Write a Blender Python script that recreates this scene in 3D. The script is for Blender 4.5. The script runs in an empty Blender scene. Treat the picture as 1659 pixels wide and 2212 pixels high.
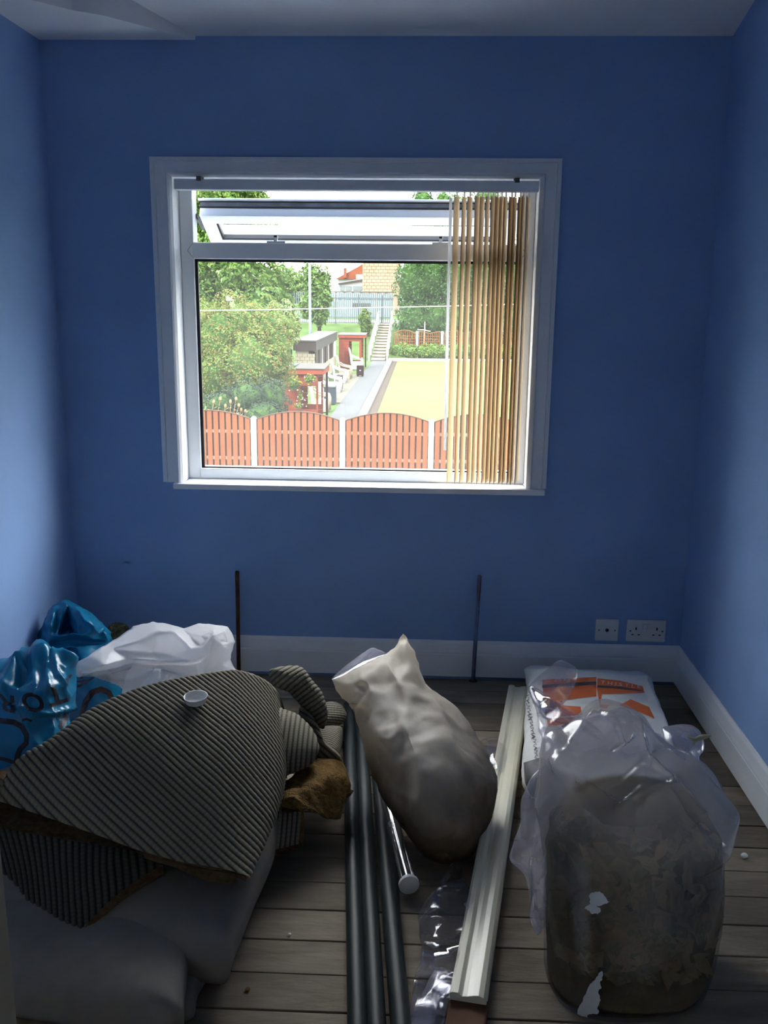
import bpy, bmesh, math, random
import numpy as np
from mathutils import Vector, Matrix, noise
from mathutils.bvhtree import BVHTree
from mathutils.geometry import tessellate_polygon, delaunay_2d_cdt

S = bpy.context.scene
COL = S.collection
random.seed(7); RNG = np.random.default_rng(7)

# ------------------------------------------------------------------ camera, light, exposure
F_PX, PITCH, ROLL, YAW, CAM_H = 2024.37, 13.143, 0.5984, -2.232, 1.4427
_a, _r, _y = (math.radians(v) for v in (PITCH, ROLL, YAW))
FW = np.array([math.sin(_y)*math.cos(_a), math.cos(_y)*math.cos(_a), -math.sin(_a)])
RT = np.array([math.cos(_y), -math.sin(_y), 0.0]); UP = np.cross(RT, FW)
RT, UP = RT*math.cos(_r)+UP*math.sin(_r), -RT*math.sin(_r)+UP*math.cos(_r)
EYE = np.array([0, 0, CAM_H])
cam = bpy.data.cameras.new('camera'); cam_ob = bpy.data.objects.new('camera', cam); COL.objects.link(cam_ob)
cam.sensor_fit = 'VERTICAL'; cam.sensor_height = 24.0; cam.lens = F_PX*24.0/2212.0
cam.clip_start = 0.05; cam.clip_end = 600
cam_ob.matrix_world = Matrix([[RT[i], UP[i], -FW[i], EYE[i]] for i in range(3)] + [[0, 0, 0, 1]])
S.camera = cam_ob

W = bpy.data.worlds.new('sky'); S.world = W; W.use_nodes = True
_nt = W.node_tree; _nt.nodes.clear()
_o = _nt.nodes.new('ShaderNodeOutputWorld'); _bg = _nt.nodes.new('ShaderNodeBackground')
_tc = _nt.nodes.new('ShaderNodeTexCoord'); _sx = _nt.nodes.new('ShaderNodeSeparateXYZ'); _rp = _nt.nodes.new('ShaderNodeValToRGB')
_nt.links.new(_tc.outputs['Generated'], _sx.inputs[0]); _nt.links.new(_sx.outputs[2], _rp.inputs[0])
_nt.links.new(_rp.outputs[0], _bg.inputs[0]); _nt.links.new(_bg.outputs[0], _o.inputs[0])
_rp.color_ramp.elements[0].color = (0.34, 0.335, 0.325, 1); _rp.color_ramp.elements[1].color = (0.94, 0.965, 1.0, 1)   # bright overcast: three times brighter overhead than at the horizon
_bg.inputs[1].default_value = 13.5
sun = bpy.data.lights.new('sun', 'SUN'); sun_ob = bpy.data.objects.new('sun', sun); COL.objects.link(sun_ob)
sun.energy = 5.0; sun.angle = math.radians(4); sun.color = (1.0, 0.95, 0.86)
sun_ob.rotation_euler = Vector((0.45, 0.75, -0.95)).to_track_quat('-Z', 'Y').to_euler()
S.view_settings.view_transform = 'Standard'; S.view_settings.look = 'None'
S.view_settings.gamma = 1.0; S.view_settings.use_curve_mapping = False
S.view_settings.exposure = 1.2
S.cycles.max_bounces = 14; S.cycles.diffuse_bounces = 8; S.cycles.transparent_max_bounces = 32
S.cycles.sample_clamp_indirect = 8.0

# ------------------------------------------------------------------ helpers
def ray(px, py): return FW + RT*(px-829.5)/F_PX - UP*(py-1106)/F_PX
def atY(px, py, Y): d = ray(px, py); return EYE + d*(Y/d[1])
def atZ(px, py, Z): d = ray(px, py); return EYE + d*((Z-CAM_H)/d[2])
def atX(px, py, X): d = ray(px, py); return EYE + d*(X/d[0])
def to_px(P):
    v = np.asarray(P, float)-EYE; d = v@FW
    return np.stack([829.5+F_PX*(v@RT)/d, 1106-F_PX*(v@UP)/d], -1)

def mat(name, col, rough=0.6, spec=0.5, var=0.0, scale=20.0, bump=0.0, bscale=None, col2=None, metal=0.0, detail=4.0, stretch=None):
    m = bpy.data.materials.new(name); m.use_nodes = True; nt = m.node_tree; b = nt.nodes['Principled BSDF']
    b.inputs['Base Color'].default_value = (*col, 1); b.inputs['Roughness'].default_value = rough
    b.inputs['Specular IOR Level'].default_value = spec; b.inputs['Metallic'].default_value = metal
    if var or col2 or bump:
        tc = nt.nodes.new('ShaderNodeTexCoord'); mp = nt.nodes.new('ShaderNodeMapping')
        nt.links.new(tc.outputs['Object'], mp.inputs[0])
        if stretch: mp.inputs['Scale'].default_value = stretch
    if var or col2:
        n = nt.nodes.new('ShaderNodeTexNoise'); n.inputs['Scale'].default_value = scale; n.inputs['Detail'].default_value = detail
        nt.links.new(mp.outputs[0], n.inputs['Vector'])
        r = nt.nodes.new('ShaderNodeValToRGB'); r.color_ramp.elements[0].position = 0.32; r.color_ramp.elements[1].position = 0.68
        c2 = col2 if col2 else tuple(min(1, c*(1+var)) for c in col)
        c1 = col if col2 else tuple(c*(1-var) for c in col)
        r.color_ramp.elements[0].color = (*c1, 1); r.color_ramp.elements[1].color = (*c2, 1)
        nt.links.new(n.outputs[0], r.inputs[0]); nt.links.new(r.outputs[0], b.inputs['Base Color'])
    if bump:
        n2 = nt.nodes.new('ShaderNodeTexNoise'); n2.inputs['Scale'].default_value = bscale or scale*3; n2.inputs['Detail'].default_value = 6
        nt.links.new(mp.outputs[0], n2.inputs['Vector'])
        bp = nt.nodes.new('ShaderNodeBump'); bp.inputs['Strength'].default_value = bump; bp.inputs['Distance'].default_value = 0.01
        nt.links.new(n2.outputs[0], bp.inputs['Height']); nt.links.new(bp.outputs[0], b.inputs['Normal'])
    return m

def film(name, tint=(0.9, 0.9, 0.95), haze=0.15, gloss=0.25, rough=0.12, hcol=(0.8, 0.8, 0.88), bump=0.0, bscale=60, hvar=0.0):
    """thin clear or hazy polythene: transparent + scattering haze + glossy by fresnel"""
    m = bpy.data.materials.new(name); m.use_nodes = True; nt = m.node_tree; nt.nodes.clear()
    out = nt.nodes.new('ShaderNodeOutputMaterial'); tr = nt.nodes.new('ShaderNodeBsdfTransparent'); tr.inputs[0].default_value = (*tint, 1)
    df = nt.nodes.new('ShaderNodeBsdfDiffuse'); df.inputs[0].default_value = (*hcol, 1)
    tl = nt.nodes.new('ShaderNodeBsdfTranslucent'); tl.inputs[0].default_value = (*hcol, 1)
    mh = nt.nodes.new('ShaderNodeMixShader'); mh.inputs[0].default_value = 0.5
    nt.links.new(df.outputs[0], mh.inputs[1]); nt.links.new(tl.outputs[0], mh.inputs[2])
    m1 = nt.nodes.new('ShaderNodeMixShader'); m1.inputs[0].default_value = haze
    nt.links.new(tr.outputs[0], m1.inputs[1]); nt.links.new(mh.outputs[0], m1.inputs[2])
    gl = nt.nodes.new('ShaderNodeBsdfGlossy'); gl.inputs['Roughness'].default_value = rough
    lw = nt.nodes.new('ShaderNodeLayerWeight'); lw.inputs[0].default_value = 0.35
    mu = nt.nodes.new('ShaderNodeMath'); mu.operation = 'MULTIPLY'; mu.inputs[1].default_value = gloss*1.2
    ad = nt.nodes.new('ShaderNodeMath'); ad.operation = 'ADD'; ad.inputs[1].default_value = 0.035; ad.use_clamp = True
    nt.links.new(lw.outputs['Fresnel'], mu.inputs[0]); nt.links.new(mu.outputs[0], ad.inputs[0])
    m2 = nt.nodes.new('ShaderNodeMixShader'); nt.links.new(ad.outputs[0], m2.inputs[0])
    nt.links.new(m1.outputs[0], m2.inputs[1]); nt.links.new(gl.outputs[0], m2.inputs[2]); nt.links.new(m2.outputs[0], out.inputs[0])
    tc = nt.nodes.new('ShaderNodeTexCoord')
    if bump:
        n2 = nt.nodes.new('ShaderNodeTexNoise'); n2.inputs['Scale'].default_value = bscale; n2.inputs['Detail'].default_value = 3
        nt.links.new(tc.outputs['Object'], n2.inputs['Vector'])
        bp = nt.nodes.new('ShaderNodeBump'); bp.inputs['Strength'].default_value = bump; bp.inputs['Distance'].default_value = 0.01
        nt.links.new(n2.outputs[0], bp.inputs['Height'])
        for s in (df, gl): nt.links.new(bp.outputs[0], s.inputs['Normal'])
    if hvar:
        n3 = nt.nodes.new('ShaderNodeTexNoise'); n3.inputs['Scale'].default_value = 9; n3.inputs['Detail'].default_value = 4
        nt.links.new(tc.outputs['Object'], n3.inputs['Vector'])
        mr = nt.nodes.new('ShaderNodeMapRange'); mr.inputs[1].default_value = 0.3; mr.inputs[2].default_value = 0.7
        mr.inputs[3].default_value = haze*(1-hvar); mr.inputs[4].default_value = haze*(1+hvar)
        nt.links.new(n3.outputs[0], mr.inputs[0]); nt.links.new(mr.outputs[0], m1.inputs[0])
    return m

def sheet_mat(name, col, rough=0.4, trans=0.3, spec=0.5, bump=0.0, bscale=50, var=0.0):
    """opaque-ish thin plastic or fabric with some light coming through"""
    m = mat(name, col, rough, spec, var=var, scale=8, bump=bump, bscale=bscale); nt = m.node_tree
    b = nt.nodes['Principled BSDF']; out = nt.nodes['Material Output']
    tl = nt.nodes.new('ShaderNodeBsdfTranslucent'); tl.inputs[0].default_value = (*col, 1)
    mx = nt.nodes.new('ShaderNodeMixShader'); mx.inputs[0].default_value = trans
    nt.links.new(b.outputs[0], mx.inputs[1]); nt.links.new(tl.outputs[0], mx.inputs[2]); nt.links.new(mx.outputs[0], out.inputs[0])
    return m

class MB:
    def __init__(s): s.v = []; s.f = []
    def add(s, vs, fs):
        n = len(s.v); s.v += [tuple(float(c) for c in v) for v in vs]; s.f += [tuple(n+i for i in f) for f in fs]; return s
    def box(s, a, b):
        (x0, y0, z0), (x1, y1, z1) = a, b
        vs = [(x0,y0,z0),(x1,y0,z0),(x1,y1,z0),(x0,y1,z0),(x0,y0,z1),(x1,y0,z1),(x1,y1,z1),(x0,y1,z1)]
        return s.add(vs, [(0,3,2,1),(4,5,6,7),(0,1,5,4),(1,2,6,5),(2,3,7,6),(3,0,4,7)])
    def obox(s, c, ax, ay, az):
        c, ax, ay, az = (np.asarray(q, float) for q in (c, ax, ay, az))
        vs = [c+sx*ax+sy*ay+sz*az for sz in (-1, 1) for sx, sy in ((-1,-1),(1,-1),(1,1),(-1,1))]
        return s.add(vs, [(0,3,2,1),(4,5,6,7),(0,1,5,4),(1,2,6,5),(2,3,7,6),(3,0,4,7)])
    def tube(s, pts, r, n=8, cap=True):
        pts = [np.asarray(p, float) for p in pts]; k = len(pts); rr = r if hasattr(r, '__len__') else [r]*k
        vs = []
        for i, p in enumerate(pts):
            d = pts[min(i+1, k-1)]-pts[max(i-1, 0)]; d = d/(np.linalg.norm(d)+1e-12)
            u = np.cross(d, (0, 0, 1) if abs(d[2]) < .9 else (1, 0, 0)); u /= np.linalg.norm(u); w = np.cross(d, u)
            vs += [p+rr[i]*(math.cos(2*math.pi*j/n)*u+math.sin(2*math.pi*j/n)*w) for j in range(n)]
        fs = [(i*n+j, i*n+(j+1) % n, (i+1)*n+(j+1) % n, (i+1)*n+j) for i in range(k-1) for j in range(n)]
        if cap: fs += [tuple(range(n-1, -1, -1)), tuple((k-1)*n+j for j in range(n))]
        return s.add(vs, fs)
    def sweep(s, prof, p0, p1, u, w):
        """prof: closed list of (a,b); swept straight from p0 to p1, a along u, b along w"""
        p0, p1, u, w = (np.asarray(q, float) for q in (p0, p1, u, w)); n = len(prof)
        vs = [p+a*u+b*w for p in (p0, p1) for a, b in prof]
        return s.add(vs, [(j, (j+1) % n, n+(j+1) % n, n+j) for j in range(n)]+[tuple(range(n-1, -1, -1)), tuple(range(n, 2*n))])
    def lathe(s, c, prof, n=24):
        c = np.asarray(c, float); vs = [c+np.array([r*math.cos(2*math.pi*j/n), r*math.sin(2*math.pi*j/n), z]) for r, z in prof for j in range(n)]
        return s.add(vs, [(i*n+j, i*n+(j+1) % n, (i+1)*n+(j+1) % n, (i+1)*n+j) for i in range(len(prof)-1) for j in range(n)])
    def build(s, name, m, parent=None, smooth=False, bevel=0):
        return link_mesh(name, np.array(s.v), s.f, m, parent, smooth, bevel)

def link_mesh(name, V, Fc, m, parent=None, smooth=False, bevel=0):
    me = bpy.data.meshes.new(name); V = np.asarray(V, float)
    org = np.zeros(3)
    if parent is None: org = np.array([(V[:,0].min()+V[:,0].max())/2, (V[:,1].min()+V[:,1].max())/2, V[:,2].min()])
    me.from_pydata((V-org).tolist(), [], [tuple(int(i) for i in f) for f in Fc]); me.update()
    for q in (m if isinstance(m, (list, tuple)) else [m]): me.materials.append(q)
    if smooth: me.polygons.foreach_set('use_smooth', [True]*len(me.polygons))
    o = bpy.data.objects.new(name, me); COL.objects.link(o); o.location = org
    PLOC[o.name] = Vector(org)
    if parent: attach(o, parent)
    if bevel:
        bv = o.modifiers.new('bevel', 'BEVEL'); bv.width = bevel; bv.segments = 2; bv.limit_method = 'ANGLE'
    return o

PLOC = {}
def attach(o, parent):
    """child meshes are modelled in world coordinates; the inverse keeps them there"""
    o.parent = parent
    o.matrix_parent_inverse = Matrix.Translation(-PLOC.get(parent.name, Vector((0, 0, 0))))
    PLOC[o.name] = Vector((0, 0, 0))

def tag(o, label=None, cat=None, group=None, kind=None):
    for k, v in (('label', label), ('category', cat), ('group', group), ('kind', kind)):
        if v: o[k] = v
    return o
def thing(name, label, cat, loc, group=None, kind=None):
    o = bpy.data.objects.new(name, None); COL.objects.link(o); o.location = Vector([float(c) for c in loc]); o.empty_display_size = .05
    PLOC[o.name] = o.location.copy()
    return tag(o, label, cat, group, kind)
def copy_thing(o, delta, label=None):
    c = o.copy(); COL.objects.link(c); c.location = o.location+Vector(delta)
    if label: c['label'] = label
    def rec(src, dst):
        for ch in list(src.children):
            d = ch.copy(); COL.objects.link(d); mpi = ch.matrix_parent_inverse.copy(); d.parent = dst; d.matrix_parent_inverse = mpi; rec(ch, d)
    rec(o, c); return c

def catmull(pts, n, closed=True):
    P = np.asarray(pts, float); k = len(P)
    if closed: seg = [(P[(i-1) % k], P[i], P[(i+1) % k], P[(i+2) % k]) for i in range(k)]
    else: seg = [(P[max(i-1, 0)], P[i], P[i+1], P[min(i+2, k-1)]) for i in range(k-1)]
    L = np.array([np.linalg.norm(b-a) for _, a, b, _ in seg])+1e-9; cum = np.concatenate([[0], np.cumsum(L)])
    out = []
    for t in np.linspace(0, cum[-1], n, endpoint=not closed):
        i = min(int(np.searchsorted(cum, t, 'right'))-1, len(seg)-1); u = (t-cum[i])/L[i]; a, b, c, d = seg[i]
        # tension 0.35 keeps corners fairly crisp
        m1, m2 = (c-a)*.35, (d-b)*.35
        out.append((2*u**3-3*u**2+1)*b+(u**3-2*u**2+u)*m1+(-2*u**3+3*u**2)*c+(u**3-u**2)*m2)
    return np.array(out)

def seg_dist(Q, poly):
    """distance of points Q (n,2) to a polyline, and signed side"""
    D = np.full(len(Q), 1e9); Sg = np.zeros(len(Q))
    for a, b in zip(poly[:-1], poly[1:]):
        a = np.array(a, float); b = np.array(b, float); ab = b-a; t = np.clip(((Q-a)@ab)/(ab@ab), 0, 1)
        d = np.linalg.norm(Q-(a+t[:, None]*ab), axis=1); s = np.sign(ab[0]*(Q[:,1]-a[1])-ab[1]*(Q[:,0]-a[0]))
        k = d < D; D[k] = d[k]; Sg[k] = s[k]
    return D, Sg

def vnoise(P, sc, seed=0.0): return np.array([noise.noise(Vector((p[0]*sc+seed, p[1]*sc-seed, p[2]*sc+2*seed))) for p in P])
def vridge(P, sc, seed=0.0): return np.array([1-2*abs(noise.noise(Vector((p[0]*sc+seed, p[1]*sc-seed, p[2]*sc+2*seed)))) for p in P])
def vcell(P, sc, seed=0.0): return np.array([noise.voronoi(Vector((p[0]*sc+seed, p[1]*sc-seed, p[2]*sc+seed)))[0][0] for p in P])

def normals(V, Fc):
    N = np.zeros_like(V); Fa = np.asarray(Fc); a, b, c = V[Fa[:,0]], V[Fa[:,1]], V[Fa[:,2]]
    n = np.cross(b-a, c-a)
    for i in range(Fa.shape[1]): np.add.at(N, Fa[:,i], n)
    return N/(np.linalg.norm(N, axis=1)[:, None]+1e-12)

def blob(outline, center, front, back=None, power=2.0, nth=160, ns=40, smooth_n=True):
    """closed body: 3-D outline loop, bulged by vector `front` (and the other way by `back`).
    returns V, F, s(0 centre..1 edge), is_front"""
    B = catmull(outline, nth) if smooth_n else np.asarray(outline, float); nth = len(B); c = np.asarray(center, float)
    front = np.asarray(front, float); back = -front*.5 if back is None else np.asarray(back, float)
    ss = np.sin(np.linspace(0, math.pi/2, ns+1)); V = []; sv = []; fr = []
    def side(vec, rng):
        for i in rng:
            s = ss[i]; h = (1-s**power)**(1/power) if s < 1 else 0
            for j in range(nth): V.append(c+s*(B[j]-c)+vec*h); sv.append(s); fr.append(0)
    V.append(c+front); sv.append(0); fr.append(1)
    side(front, range(1, ns+1))
    nf = len(V); side(back, range(ns-1, 0, -1)); V.append(c+back); sv.append(0)
    V = np.array(V); sv = np.array(sv); isf = np.arange(len(V)) < nf
    Fq = []; Ft = []
    R = 2*ns-1
    idx = lambda r, j: 1+r*nth+(j % nth)
    for r in range(R-1):
        for j in range(nth): Fq.append((idx(r, j), idx(r, j+1), idx(r+1, j+1), idx(r+1, j)))
    for j in range(nth):
        Ft.append((0, idx(0, j+1), idx(0, j))); Ft.append((len(V)-1, idx(R-1, j), idx(R-1, j+1)))
    # orientation: make the front face along `front`
    a, b, d = V[Fq[0][0]], V[Fq[0][1]], V[Fq[0][2]]
    if np.cross(b-a, d-a)@front < 0: Fq = [f[::-1] for f in Fq]
    a, b, d = (V[i] for i in Ft[0])
    if np.cross(b-a, d-a)@front < 0: Ft = [f[::-1] for f in Ft]
    return V, Fq+Ft, sv, isf

def tri4(Fc): return np.array([f if len(f) == 4 else (*f, f[-1]) for f in Fc])
def sculpt(V, Fc, creases, mask=None, crumple=()):
    """creases: (polyline px, width px, amplitude m, kind); crumple: (fn, scale, amp, seed)"""
    N = normals(V, tri4(Fc)[:, :3]); Q = to_px(V); D = np.zeros(len(V))
    for poly, w, a, kind in creases:
        d, s = seg_dist(Q, poly)
        if kind == 'ridge': D += a*np.exp(-np.abs(d/w)**1.3)
        elif kind == 'bump': D += a*np.exp(-(d/w)**2)
        elif kind == 'step': D += a*np.where(s > 0, np.exp(-(d/w)), 0)
        elif kind == 'step-': D += a*np.where(s < 0, np.exp(-(d/w)), 0)
    for fn, sc, a, sd in crumple:
        h = fn(V, sc, sd); D += a*(h-h.mean())
    if mask is not None: D *= mask
    return V+N*D[:, None]
def ground(V, z=0.004): V = V.copy(); V[:,2] = np.maximum(V[:,2], z); return V

def grid(name, P, m, parent=None, smooth=True, flip=False):
    n, k = P.shape[:2]; I = np.arange(n*k).reshape(n, k)
    Fc = np.stack([I[:-1,:-1], I[1:,:-1], I[1:,1:], I[:-1,1:]], -1).reshape(-1, 4)
    if flip: Fc = Fc[:, ::-1]
    V = P.reshape(-1, 3); me = bpy.data.meshes.new(name)
    org = np.zeros(3) if parent else np.array([V[:,0].mean(), V[:,1].mean(), V[:,2].min()])
    me.vertices.add(len(V)); me.vertices.foreach_set('co', (V-org).ravel())
    me.loops.add(Fc.size); me.loops.foreach_set('vertex_index', Fc.ravel().astype(np.int32))
    me.polygons.add(len(Fc)); me.polygons.foreach_set('loop_start', np.arange(0, Fc.size, 4, dtype=np.int32))
    me.update(calc_edges=True); me.validate()
    me.polygons.foreach_set('use_smooth', [smooth]*len(me.polygons)); me.materials.append(m)
    o = bpy.data.objects.new(name, me); COL.objects.link(o); o.location = org
    PLOC[o.name] = Vector(org)
    if parent: attach(o, parent)
    return o
def grid_normals(P):
    du = np.gradient(P, axis=0); dv = np.gradient(P, axis=1); N = np.cross(du, dv)
    return N/(np.linalg.norm(N, axis=2, keepdims=True)+1e-12)

def rays_on(o):
    """BVH in world coordinates of an object whose mesh is offset by its location only"""
    off = o.location if o.parent is None else Vector((0, 0, 0))
    return BVHTree.FromPolygons([v.co+off for v in o.data.vertices], [p.vertices for p in o.data.polygons])
def hit(bvh, px, py):
    d = Vector(ray(px, py)).normalized(); h = bvh.ray_cast(Vector(EYE), d)
    return (h[0], h[1] if h[1].dot(d) < 0 else -h[1]) if h[0] is not None else (None, None)
def decal(name, polys2d, bvh, m, parent, lift=0.0012, maxe=7.0):
    """flat print laid on a surface: 2-D shapes (verts, tris) in picture units, dropped on the surface they belong to"""
    bm = bmesh.new()
    for vs, fs in polys2d:
        b = [bm.verts.new((x, y, 0)) for x, y in vs]
        for f in fs:
            try: bm.faces.new([b[i] for i in f])
            except ValueError: pass
    for _ in range(5):
        es = [e for e in bm.edges if e.calc_length() > maxe]
        if not es: break
        bmesh.ops.subdivide_edges(bm, edges=es, cuts=1, use_grid_fill=False); bmesh.ops.triangulate(bm, faces=bm.faces)
    bad = []
    bm.verts.ensure_lookup_table()
    for v in bm.verts:
        p, n = hit(bvh, v.co.x, v.co.y)
        if p is None: bad.append(v)
        else: v.co = p+n*lift
    bmesh.ops.delete(bm, geom=bad, context='VERTS')
    me = bpy.data.meshes.new(name); bm.to_mesh(me); bm.free(); me.materials.append(m)
    o = bpy.data.objects.new(name, me); COL.objects.link(o); attach(o, parent); return o
def poly2d(pts):
    t = tessellate_polygon([[Vector((x, y, 0)) for x, y in pts]]); return (pts, t)
def stroke2d(pts, w):
    P = np.array(pts, float); vs = []; fs = []
    for i in range(len(P)):
        d = P[min(i+1, len(P)-1)]-P[max(i-1, 0)]; d /= np.linalg.norm(d)+1e-9; n = np.array([-d[1], d[0]])*w/2
        vs += [tuple(P[i]+n), tuple(P[i]-n)]
    for i in range(len(P)-1): fs.append((2*i, 2*i+1, 2*i+3, 2*i+2))
    return (vs, fs)
def text2d(body, o, ex, ey, bold=0.0):
    """built-in font outlines mapped to origin o with letter-width axis ex and height axis ey"""
    cu = bpy.data.curves.new('txt', 'FONT'); cu.body = body; cu.offset = bold; ob = bpy.data.objects.new('txt', cu); COL.objects.link(ob)
    dg = bpy.context.evaluated_depsgraph_get(); me = ob.evaluated_get(dg).to_mesh()
    vs = [(v.co.x, v.co.y) for v in me.vertices]; fs = [tuple(p.vertices) for p in me.polygons]
    wmax = max(v[0] for v in vs)
    bpy.data.objects.remove(ob); bpy.data.curves.remove(cu)
    o, ex, ey = np.array(o, float), np.array(ex, float), np.array(ey, float)
    return ([tuple(o+ex*(x/wmax)+ey*(y/.7)) for x, y in vs], fs)

def drape(name, outline, lines, fY, back, m, parent=None, cuts=5, it=3, crumple=(), floor=True):
    """folded thin sheet body: 3-D outline plus fold lines (x, y, depth offset), triangulated along the folds, subdivided, softened, closed at the back"""
    n = len(outline); pts = [Vector((p[0], p[1])) for p in outline]; off = [p[2] if len(p) > 2 else 0 for p in outline]; ed = [(i, (i+1) % n) for i in range(n)]
    for l in lines:
        k0 = len(pts); pts += [Vector((p[0], p[1])) for p in l]; off += [p[2] for p in l]; ed += [(k0+i, k0+i+1) for i in range(len(l)-1)]
    vo, eo, fo_, ov, oe, of = delaunay_2d_cdt(pts, ed, [list(range(n))], 1, 1e-3)
    bm = bmesh.new(); O_ = []
    for i, v in enumerate(vo):
        o_ = np.mean([off[k] for k in ov[i]]) if ov[i] else min((((v-p).length, off[k]) for k, p in enumerate(pts)))[1]
        O_.append(o_); bm.verts.new(tuple(atY(v.x, v.y, fY(v.y)+o_)))
    bm.verts.ensure_lookup_table()
    for f in fo_:
        try: bm.faces.new([bm.verts[i] for i in f])
        except ValueError: pass
    bmesh.ops.triangulate(bm, faces=bm.faces)
    bmesh.ops.subdivide_edges(bm, edges=bm.edges, cuts=cuts, use_grid_fill=True)
    bmesh.ops.triangulate(bm, faces=bm.faces)
    for _ in range(it): bmesh.ops.smooth_vert(bm, verts=[v for v in bm.verts if not v.is_boundary], factor=.5, use_axis_x=True, use_axis_y=True, use_axis_z=True)
    bmesh.ops.recalc_face_normals(bm, faces=bm.faces)
    if sum((f.normal.dot(Vector(EYE)-f.calc_center_median()) > 0) for f in bm.faces) < len(bm.faces)/2: bmesh.ops.reverse_faces(bm, faces=bm.faces)
    bm.normal_update()
    if crumple:
        V = np.array([v.co for v in bm.verts]); N = np.array([v.normal for v in bm.verts]); D = np.zeros(len(V))
        for fn, sc, a, sd in crumple: h = fn(V, sc, sd); D += a*(h-h.mean())
        V = V+N*D[:, None]
        for v, c in zip(bm.verts, V): v.co = c
    be = [e for e in bm.edges if e.is_boundary]; c = Vector(np.mean([v.co for e in be for v in e.verts], 0)); bk = Vector(back)
    for s_ in (.72, .35):
        r = bmesh.ops.extrude_edge_only(bm, edges=be); nv = [g for g in r['geom'] if isinstance(g, bmesh.types.BMVert)]
        k_ = s_/(1 if s_ == .72 else .72)
        for v in nv: v.co = c+(v.co-c)*k_+bk*(.7 if s_ == .72 else .3)
        if s_ == .72: c = c+bk*.7
        be = [g for g in r['geom'] if isinstance(g, bmesh.types.BMEdge)]
    cv = bm.verts.new(c+bk*.3)
    for e in be:
        f = bm.faces.new((e.verts[0], e.verts[1], cv))
    bmesh.ops.recalc_face_normals(bm, faces=bm.faces)
    if floor:
        for v in bm.verts: v.co.z = max(v.co.z, .004)
    bm.verts.index_update(); V = [tuple(v.co) for v in bm.verts]; Fc = [tuple(v.index for v in f.verts) for f in bm.faces]; bm.free()
    return link_mesh(name, V, Fc, m, parent, smooth=True)

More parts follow.
